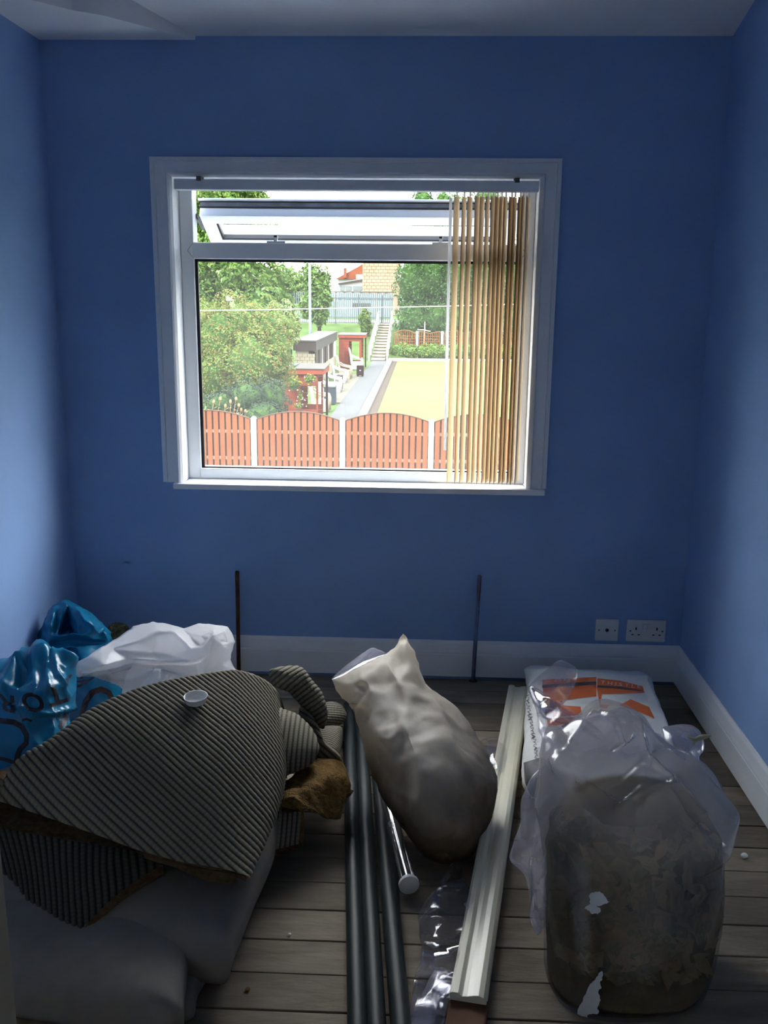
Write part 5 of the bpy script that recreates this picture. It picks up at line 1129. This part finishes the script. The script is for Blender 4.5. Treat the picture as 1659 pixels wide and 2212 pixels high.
# flat-roofed cream brick hut
a = atY(634, 737, 45); b = atY(682, 737, 45); zf = float(a[2]); y1 = 56.0
hut = thing('flat_roofed_hut', 'cream brick hut with a flat roof and deep dark fascia', 'hut', ((a[0]+b[0])/2, 50, GZ))
X0, X1 = a[0]+.06, b[0]-.06
bh = .16
core_ = MB().box((X0+.02, 45.12, GZ), (X1-.3, y1-.1, zf-.4)).build('wall', O['cream'], hut)
for r_ in range(int((zf-.42-GZ)/bh)):
    nb = 4
    for k in range(-1, nb):
        x_a = X0+(X1-X0)*(k+(.5 if r_ % 2 else 0))/nb; x_b = x_a+(X1-X0)/nb-.012; x_a, x_b = max(x_a, X0), min(x_b, X1)
        if x_b-x_a > .03: MB().box((x_a, 45.06+.004*((k+r_) % 2), GZ+r_*bh), (x_b, 45.14, GZ+(r_+1)*bh-.012)).build('brick', O['cream'], hut)
MB().box((a[0]-.02, 44.95, zf-.44), (b[0]+.02, 45.0, zf-.20)).build('fascia', O['fascia'], hut); MB().box((a[0], 44.97, zf-.20), (b[0], 45.0, zf)).build('fascia', O['fascia'], hut)
MB().box((b[0]-.03, 45.0, zf-.44), (b[0]+.02, y1, zf)).build('fascia', O['roof'], hut)
MB().box((a[0]-.04, 44.93, zf), (b[0]+.04, y1+.05, zf+.05)).build('roof', O['roofp'], hut)
MB().box((X1-.06, 45.14, GZ), (X1, y1, zf-1.35)).build('side_wall', O['cream'], hut); MB().box((X1-.06, 45.14, zf-.50), (X1, y1, zf-.42)).build('side_wall', O['cream'], hut)
MB().box((X1-.06, 55.0, zf-1.35), (X1+.01, y1, zf-.5)).build('corner_pier', O['wpaint'], hut)
for k in range(6):
    ya = 45.6+k*1.55; wn = MB().box((X1-.05, ya, zf-1.35), (X1-.02, ya+1.4, zf-.5)).build('window', O['dglass'], hut)
    MB().box((X1-.05, ya+1.4, zf-1.35), (X1+.005, ya+1.55, zf-.5)).build('mullion', O['wpaint'] if k % 2 else O['dark'], wn)
MB().box((a[0]-.25, 45.2, GZ), (a[0]-.12, 45.35, zf-.4)).build('drain_pipe', O['fascia'], hut)

# garden chairs facing the green
def chair(label, px, py, m, w=.62, hb=1.0, name='garden_chair', face=0.0):
    p = atZ(px, py, GZ+.035); x, Y, z = float(p[0]), float(p[1]), GZ+.035
    t = thing(name, label, 'chair', (x, Y, z), 'pale garden chairs along the path')
    MB().box((x-.28, Y-w/2+.05, z+.30), (x+.28, Y+w/2-.05, z+.42)).build('seat', m, t, bevel=.03)
    rows = []
    for k in range(9):
        a_ = math.pi*k/8; yy = Y-(w/2)*math.cos(a_); top_ = z+.42+(hb-.42)*(.72+.28*math.sin(a_)); xo = x-.27-.07*math.sin(a_)
        rows.append([(xo, yy, z+.30), (xo-.05, yy, (z+.36+top_)/2), (xo-.12, yy, top_)])
    P = np.array(rows); bk = MB(); n, k_ = P.shape[:2]
    V = np.concatenate([P.reshape(-1, 3), (P+np.array([-.035, 0, 0])).reshape(-1, 3)]); h_ = n*k_; fs = []
    for i in range(n-1):
        for j in range(k_-1): q = (i*k_+j, i*k_+j+1, (i+1)*k_+j+1, (i+1)*k_+j); fs += [q[::-1], tuple(h_+v for v in q)]
    for i in range(n-1): fs += [(i*k_+2, (i+1)*k_+2, h_+(i+1)*k_+2, h_+i*k_+2)]
    for j in range(k_-1): fs += [(j, j+1, h_+j+1, h_+j), ((n-1)*k_+j, h_+(n-1)*k_+j, h_+(n-1)*k_+j+1, (n-1)*k_+j+1)]
    link_mesh('backrest', V, fs, m, t, smooth=False)
    for sy in (-1, 1):
        yy = Y+sy*(w/2-.03); MB().tube([(x-.33, yy, z+.80), (x-.15, yy, z+.68), (x+.10, yy, z+.62), (x+.27, yy, z+.60), (x+.31, yy, z+.48), (x+.30, yy, z)], [.035, .04, .045, .05, .045, .04], 8).build('armrest', m, t, smooth=True)
        MB().box((x-.28, yy-.02, z), (x+.28, yy+.02, z+.36)).build('side_panel', m, t)
    MB().box((x+.24, Y-w/2+.05, z+.05), (x+.27, Y+w/2-.05, z+.30)).build('front_panel', m, t); return t
chair('cream wicker armchair inside the near red shelter', 694, 887, O['chairc'], .75, 1.12)
chair('white garden chair just right of the near red shelter', 708, 862, O['chair'], .7, 1.1)
chair('white garden chair behind the small dark table', 722, 846, O['chair'], .7, 1.15)
chair('white garden chair standing third along the paving strip', 735, 826, O['chair'], .75, 1.15)
chair('cream wicker armchair nearest the black wheeled box', 746, 817, O['chairc'], .9, 1.2)
chair('white garden chair in the window opening of the far red shelter', 771, 797, O['chair'], .9, 1.25)
p = atZ(718, 873, GZ); t = thing('dark_storage_box', 'dark blue-grey box at the edge of the paving, near the shelter', 'box', (p[0], p[1], GZ))
MB().box((p[0]-.32, p[1]-.3, GZ+.03), (p[0]+.14, p[1]+.3, GZ+.70)).build('box_body', O['bin'], t, bevel=.02); MB().box((p[0]-.34, p[1]-.32, GZ+.70), (p[0]+.16, p[1]+.32, GZ+.74)).build('lid', O['path'], t)
p = atZ(778, 813, GZ+.03); t = thing('wheeled_box', 'black wheeled box standing on the tarmac path', 'box', (p[0], p[1], GZ+.03))
MB().box((p[0]-.19, p[1]-.15, GZ+.09), (p[0]+.19, p[1]+.15, GZ+.62)).build('box_body', O['dark'], t, bevel=.02); MB().box((p[0]-.03, p[1]-.16, GZ+.34), (p[0]+.05, p[1]-.148, GZ+.39)).build('badge', O['wpaint'], t)
for sx in (-.13, .13): MB().tube([(p[0]+sx, p[1]-.04, GZ+.08), (p[0]+sx, p[1]+.04, GZ+.08)], .05, 12).build('wheel', O['dark'], t)
p = atZ(737, 842, GZ+.035); t = thing('small_table', 'small dark wooden table between the white chairs', 'table', (p[0], p[1], GZ+.035))
MB().box((p[0]-.22, p[1]-.5, GZ+.66), (p[0]+.05, p[1]+.5, GZ+.70)).build('table_top', O['dark'], t)
for sx, sy in ((-.2, -.45), (.02, -.45), (-.2, .45), (.02, .45)): MB().box((p[0]+sx-.02, p[1]+sy-.02, GZ+.035), (p[0]+sx+.02, p[1]+sy+.02, GZ+.66)).build('leg', O['dark'], t)

# hanging baskets and pots on the near shelter
def basket(name, label, px, py, r, potm, flowers, n, spread, Y=31.15, trail=0):
    c = atY(px, py, Y); t = thing(name, label, 'flower basket', (c[0], c[1], c[2]-r))
    MB().lathe(c, [(0, -r*.95), (r*.55, -r*.8), (r*.9, -r*.35), (r, 0), (r*1.05, .01), (r*.9, .0), (0, -.02)], 18).build('pot', potm, t, smooth=True)
    foliage('foliage', t, [(c+np.array([0, 0, spread*.55]), (spread, spread*.7, spread*.9))], n, .035, [('fresh', 3), ('olive', 2)], core=.4)
    for k in range(flowers[1]):
        d = RNG.normal(size=3); d /= np.linalg.norm(d); d[1] = -abs(d[1]); q = c+np.array([0, 0, spread*.5])+d*np.array([spread*1.05, spread*.8, spread]); v_, f_ = icos(q, (.030,)*3, 1, .2, k); MB().add(v_, f_).build('flower', O[flowers[0]] if k % 3 else O[flowers[2]], t)
    MB().tube([c+np.array([0, 0, spread*1.4]), c+np.array([0, .25, spread*1.4])], .01, 6).tube([c+np.array([r, 0, 0]), c+np.array([0, 0, spread*1.4])], .006, 5).tube([c-np.array([r, 0, 0]), c+np.array([0, 0, spread*1.4])], .006, 5).build('hanger', O['dark'], t)
basket('hanging_basket', 'teal hanging basket of mixed flowers on the near red shelter', 634, 837, .10, O['teal'], ('fyel', 12, 'fwht'), 700, .27)
basket('hanging_basket', 'terracotta hanging basket with yellow and pink flowers on the near red shelter', 670, 827, .13, O['terracotta'], ('fyel', 10, 'fpink'), 420, .20)
c = atY(647, 886, 31.1); t = thing('planter', 'brown planter with trailing white flowers against the near red shelter', 'planter', (c[0], c[1], GZ))
MB().lathe((c[0], c[1], GZ), [(0, 0), (.10, 0), (.14, .6), (.17, float(c[2])-GZ), (.14, float(c[2])-GZ), (0, float(c[2])-GZ-.05)], 14).build('pot', O['stone'], t, smooth=True)
foliage('foliage', t, [(atY(645, 876, 31.1), (.16, .12, .10)), (atY(648, 855, 31.2), (.08, .06, .22))], 420, .03, [('fresh', 2), ('yellow', 2)], core=.4)
for k in range(12): q = atY(643+RNG.uniform(-6, 22), 840+RNG.uniform(0, 40), 31.0); v_, f_ = icos(q, (.022,)*3, 1, .2, k); MB().add(v_, f_).build('flower', O['fwht'], t)

# steps up the bank with white hand rails
st = thing('garden_steps', 'flight of pale steps with white handrails climbing the grass bank', 'steps', (-3.0, 63.6, GZ))
n = 13; x0, x1 = float(atZ(801, 781, GZ)[0]), float(atZ(831, 781, GZ)[0]); zt_ = -.90
for k in range(n):
    ya = 63.4+k*(12.2/n); yb = ya+12.2/n; z = GZ+(zt_-GZ)*(k+1)/n; sh = -.35*k/n; wd_ = 1-.10*k/n; xm = (x0+x1)/2+sh*.1; hw = (x1-x0)/2*wd_
    s_ = MB().box((xm-hw, ya+.04, GZ-.2), (xm+hw, yb+.05, z-.05)).build('riser', O['riser'], st)
    MB().box((xm-hw, ya, z-.09), (xm+hw, yb+.02, z)).build('tread', O['step'], s_)
for sx in (-1, 1):
    pts = [np.array([(x0+x1)/2+sx*((x1-x0)/2+.14)*(1-.10*f_), 63.4+12.0*f_, GZ+(zt_-GZ)*f_]) for f_ in np.linspace(0, 1, 7)]
    rl = MB(); rl.tube([p_+np.array([0, 0, .95]) for p_ in pts], .055, 8)
    h_ = rl.build('handrail', O['wpaint'], st)
    for p_ in pts: MB().tube([p_-np.array([0, 0, .1]), p_+np.array([0, 0, .95])], .05, 8).build('baluster', O['wpaint'], h_)
    mbx = MB()
    for a_, b_ in zip(pts[:-1], pts[1:]): mbx.obox((a_+b_)/2+np.array([0, 0, .55]), (b_-a_)/2, (.012, 0, 0), (0, 0, .32))
    mbx.build('side_panel', O['wpaint'], h_)

# trellis fence beyond the hedge
tx = [847, 901, 955, 1009, 1063, 1117]
for k in range(5):
    a = atY(tx[k], 742, 67.6); b = atY(tx[k+1], 742, 67.6); xa, xb = float(a[0])+.11, float(b[0])-.11; W_ = xb-xa
    t = thing('trellis_fence', 'arched orange trellis panel, first to the right of the steps' if k == 0 else ('orange trellis panel, second to the right of the steps' if k == 1 else 'orange trellis panel behind the blind, %s to the right of the steps' % ('third', 'fourth', 'fifth')[k-2]), 'trellis', (xa, 67.6, GZ), 'orange trellis panels beyond the hedge')
    zt_f = lambda f: -1.32+.25*(math.sin(math.pi*f)*.9 if k % 2 == 0 else .55*abs(math.cos(math.pi*f)))
    for j in range(12):
        f_ = (j+.5)/12; MB().box((xa+W_*f_-.02, 67.58, -2.9), (xa+W_*f_+.02, 67.6, zt_f(f_))).build('lath', O['trellis'], t)
    for j in range(6): z = -1.50-.19*j; MB().box((xa+.03, 67.6, z-.02), (xb-.03, 67.62, z+.02)).build('lath', O['trellis'], t)
    mbx = MB(); pts = [np.array([xa+W_*q/12, 67.6, zt_f(q/12)]) for q in range(13)]; mbx.tube(pts, .035, 6); mbx.build('top_rail', O['trellis'], t)
    if k < 3: tag(MB().box((xb+.02, 67.5, GZ), (xb+.20, 67.7, -1.15)).build('white_post', O['post'], None, bevel=.02), ['white post between the first and second trellis panels', 'white trellis post half hidden by the blind wand', 'white trellis post behind the blind slats'][k], 'post')
sb = MB(); A = lambda x, y: atY(x, y, 67.9)
sb.tube([A(916, 742), A(918, 695)], .03, 6).tube([A(902, 712), A(916, 713), A(930, 716)], .035, 6)
tag(sb.build('bare_branches', mat('bare_wood', (.45, .34, .24), .9)), 'bare crossed branches against the tall conifer hedge', 'branch')

# palisade fence on top of the bank
pf = thing('palisade_fence', 'grey steel palisade fence across the top of the bank', 'fence', (-7, 75.8, -.9))
pm = MB(); xa = float(atY(600, 660, 75.8)[0]); xb = float(atY(850, 660, 75.8)[0]); x = xa
while x < xb:
    z0_ = float(gz(np.array(x), np.array(75.8))); pm.obox((x, 75.8, z0_+1.2), (.034, 0, 0), (0, .012, 0), (0, 0, 1.15)); pm.add([(x-.034, 75.8, z0_+2.35), (x+.034, 75.8, z0_+2.35), (x, 75.8, z0_+2.45)], [(0, 1, 2)]); x += .165
pm.build('pales', O['pale'], pf)['kind'] = 'stuff'
for z in (-.45, 1.05): MB().box((xa, 75.82, z-.03), (xb, 75.87, z+.03)).build('rail', O['pale'], pf)
for k in range(5): x = xa+(xb-xa)*(k+.5)/5; MB().box((x-.06, 75.88, -.95), (x+.06, 76.0, 1.3)).build('post', O['pale'], pf)

# boarded fence, houses and bungalow beyond the road
bf = thing('grey_board_fence', 'grey boarded fence across the road in front of the houses', 'fence', (-8, 92, -.9))
xa, xb = float(atY(705, 650, 92)[0]), float(atY(850, 650, 92)[0]); zt_ = float(atY(780, 632, 92)[2])
for k in range(24): xx = xa+(xb-xa)*k/24; MB().box((xx, 92, -.9), (xx+(xb-xa)/24-.03, 92.04, zt_-.02*(k % 3))).build('board', O['gboard'], bf)
MB().box((xa, 91.95, zt_-.0), (xb, 92.1, zt_+.10)).build('capping', O['roof'], bf); MB().box((xa, 91.94, zt_-.62), (xb, 91.99, zt_-.52)).build('rail', O['pale'], bf)
MB().box((float(atY(762, 650, 92)[0]), 91.94, float(atY(762, 662, 92)[2])), (float(atY(800, 650, 92)[0]), 91.99, float(atY(800, 655, 92)[2]))).build('gate_panel', O['roof'], bf)
gbx0, gbx1 = float(atY(783, 600, 104)[0]), float(atY(862, 600, 104)[0])
gh = thing('brick_house', 'pinkish brick gable wall of a house beyond the grey fence', 'house', ((gbx0+gbx1)/2, 106, -.9))
MB().box((gbx0+.05, 104.1, -.9), (gbx1-.05, 112, 11)).build('wall', O['brick2'], gh)
bh = .34; nb = 8
for r_ in range(int((8.0-1.2)/bh)):
    for k in range(-1, nb):
        x_a = gbx0+(gbx1-gbx0)*(k+(.5 if r_ % 2 else 0))/nb; x_b = min(x_a+(gbx1-gbx0)/nb-.03, gbx1); x_a = max(x_a, gbx0)
        if x_b-x_a > .06: MB().box((x_a, 104.0+.01*((k*3+r_) % 2), 1.2+r_*bh), (x_b, 104.12, 1.2+(r_+1)*bh-.035)).build('brick', O['brick'], gh)
rh = thing('red_roofed_house', 'distant house with a red tiled roof and chimney left of the brick gable', 'house', (float(atY(755, 600, 120)[0]), 122, -.9))
q = [atY(x, y, 120) for x, y in ((724, 603), (790, 603), (790, 566), (772, 577))]; q2 = [p_+np.array([0, 6, 0]) for p_ in q]
MB().add(q+q2, [(0,1,2,3), (7,6,5,4), (0,4,5,1), (1,5,6,2), (2,6,7,3), (3,7,4,0)]).build('roof', O['tile'], rh)
lo_, hi_ = atY(730, 640, 120.5), atY(790, 603, 120.5); MB().box((lo_[0], 120.5, lo_[2]-2), (hi_[0], 126, hi_[2])).build('wall', O['wpaint'], rh)
lo_, hi_ = atY(742, 600, 119.5), atY(748, 579, 119.5); MB().box((lo_[0], 119.5, lo_[2]), (hi_[0], 120.3, hi_[2])).build('chimney', O['tile'], rh)
lo_, hi_ = atY(769, 602, 119), atY(783, 593, 119); MB().box((lo_[0], 119, lo_[2]), (hi_[0], 119.9, hi_[2])).build('dormer', O['wpaint'], rh)
cs = thing('glazed_porch', 'white glazed lean-to in front of the red-roofed house', 'porch', (float(atY(757, 615, 110)[0]), 111, -.9))
q = [atY(x, y, 110) for x, y in ((732, 628), (783, 628), (783, 605), (732, 614))]; q[0][2] = q[1][2] = -1.0; q2 = [p_+np.array([0, 3, 0]) for p_ in q]
MB().add(q+q2, [(0,1,2,3), (7,6,5,4), (0,4,5,1), (1,5,6,2), (2,6,7,3), (3,7,4,0)]).build('wall', O['wpaint'], cs)
for (xa_, xb_) in ((734, 744), (746, 759), (762, 782)):
    lo_, hi_ = atY(xa_, 627, 109.9), atY(xb_, 618, 109.9); MB().box((lo_[0], 109.9, lo_[2]), (hi_[0], 109.98, hi_[2])).build('pane', O['gboard'], cs)
q = [atY(x, y, 109.7) for x, y in ((730, 615), (785, 606), (785, 603), (730, 612))]; q2 = [p_+np.array([0, 3.5, .2]) for p_ in q]
MB().add(q+q2, [(0,1,2,3), (7,6,5,4), (0,4,5,1), (1,5,6,2), (2,6,7,3), (3,7,4,0)]).build('roof', O['roof'], cs)

# lamp post and overhead wire
b = atY(670, 700, 69); zb = float(gz(np.array(b[0]), np.array(69.0))); lp_ = thing('lamp_post', 'slim pale grey lamp post rising behind the hut roof', 'lamp post', (b[0], 69, zb))
tz_ = float(atY(669, 480, 69)[2]); MB().tube([(b[0], 69, zb), (b[0], 69, zb+1.2), (b[0], 69, tz_)], [.13, .10, .075], 12).build('column', O['lamp'], lp_, smooth=True)
MB().tube([(b[0], 69, tz_), (b[0]+.5, 69, tz_+.25), (b[0]+1.0, 69, tz_+.28)], .05, 8).build('bracket_arm', O['lamp'], lp_); MB().box((b[0]+.9, 68.85, tz_+.2), (b[0]+1.6, 69.15, tz_+.36)).build('lantern', O['lamp'], lp_, bevel=.04)
wp = [atY(x, y, 10.0) for x, y in ((-200, 668), (150, 673), (430, 671), (600, 668.5), (800, 664.5), (1000, 660.5), (1300, 652), (1800, 640))]
tag(MB().tube(list(catmull(wp, 60, False)), .0055, 6).build('overhead_wire', O['wire']), 'thin pale wire crossing the whole window view', 'wire')
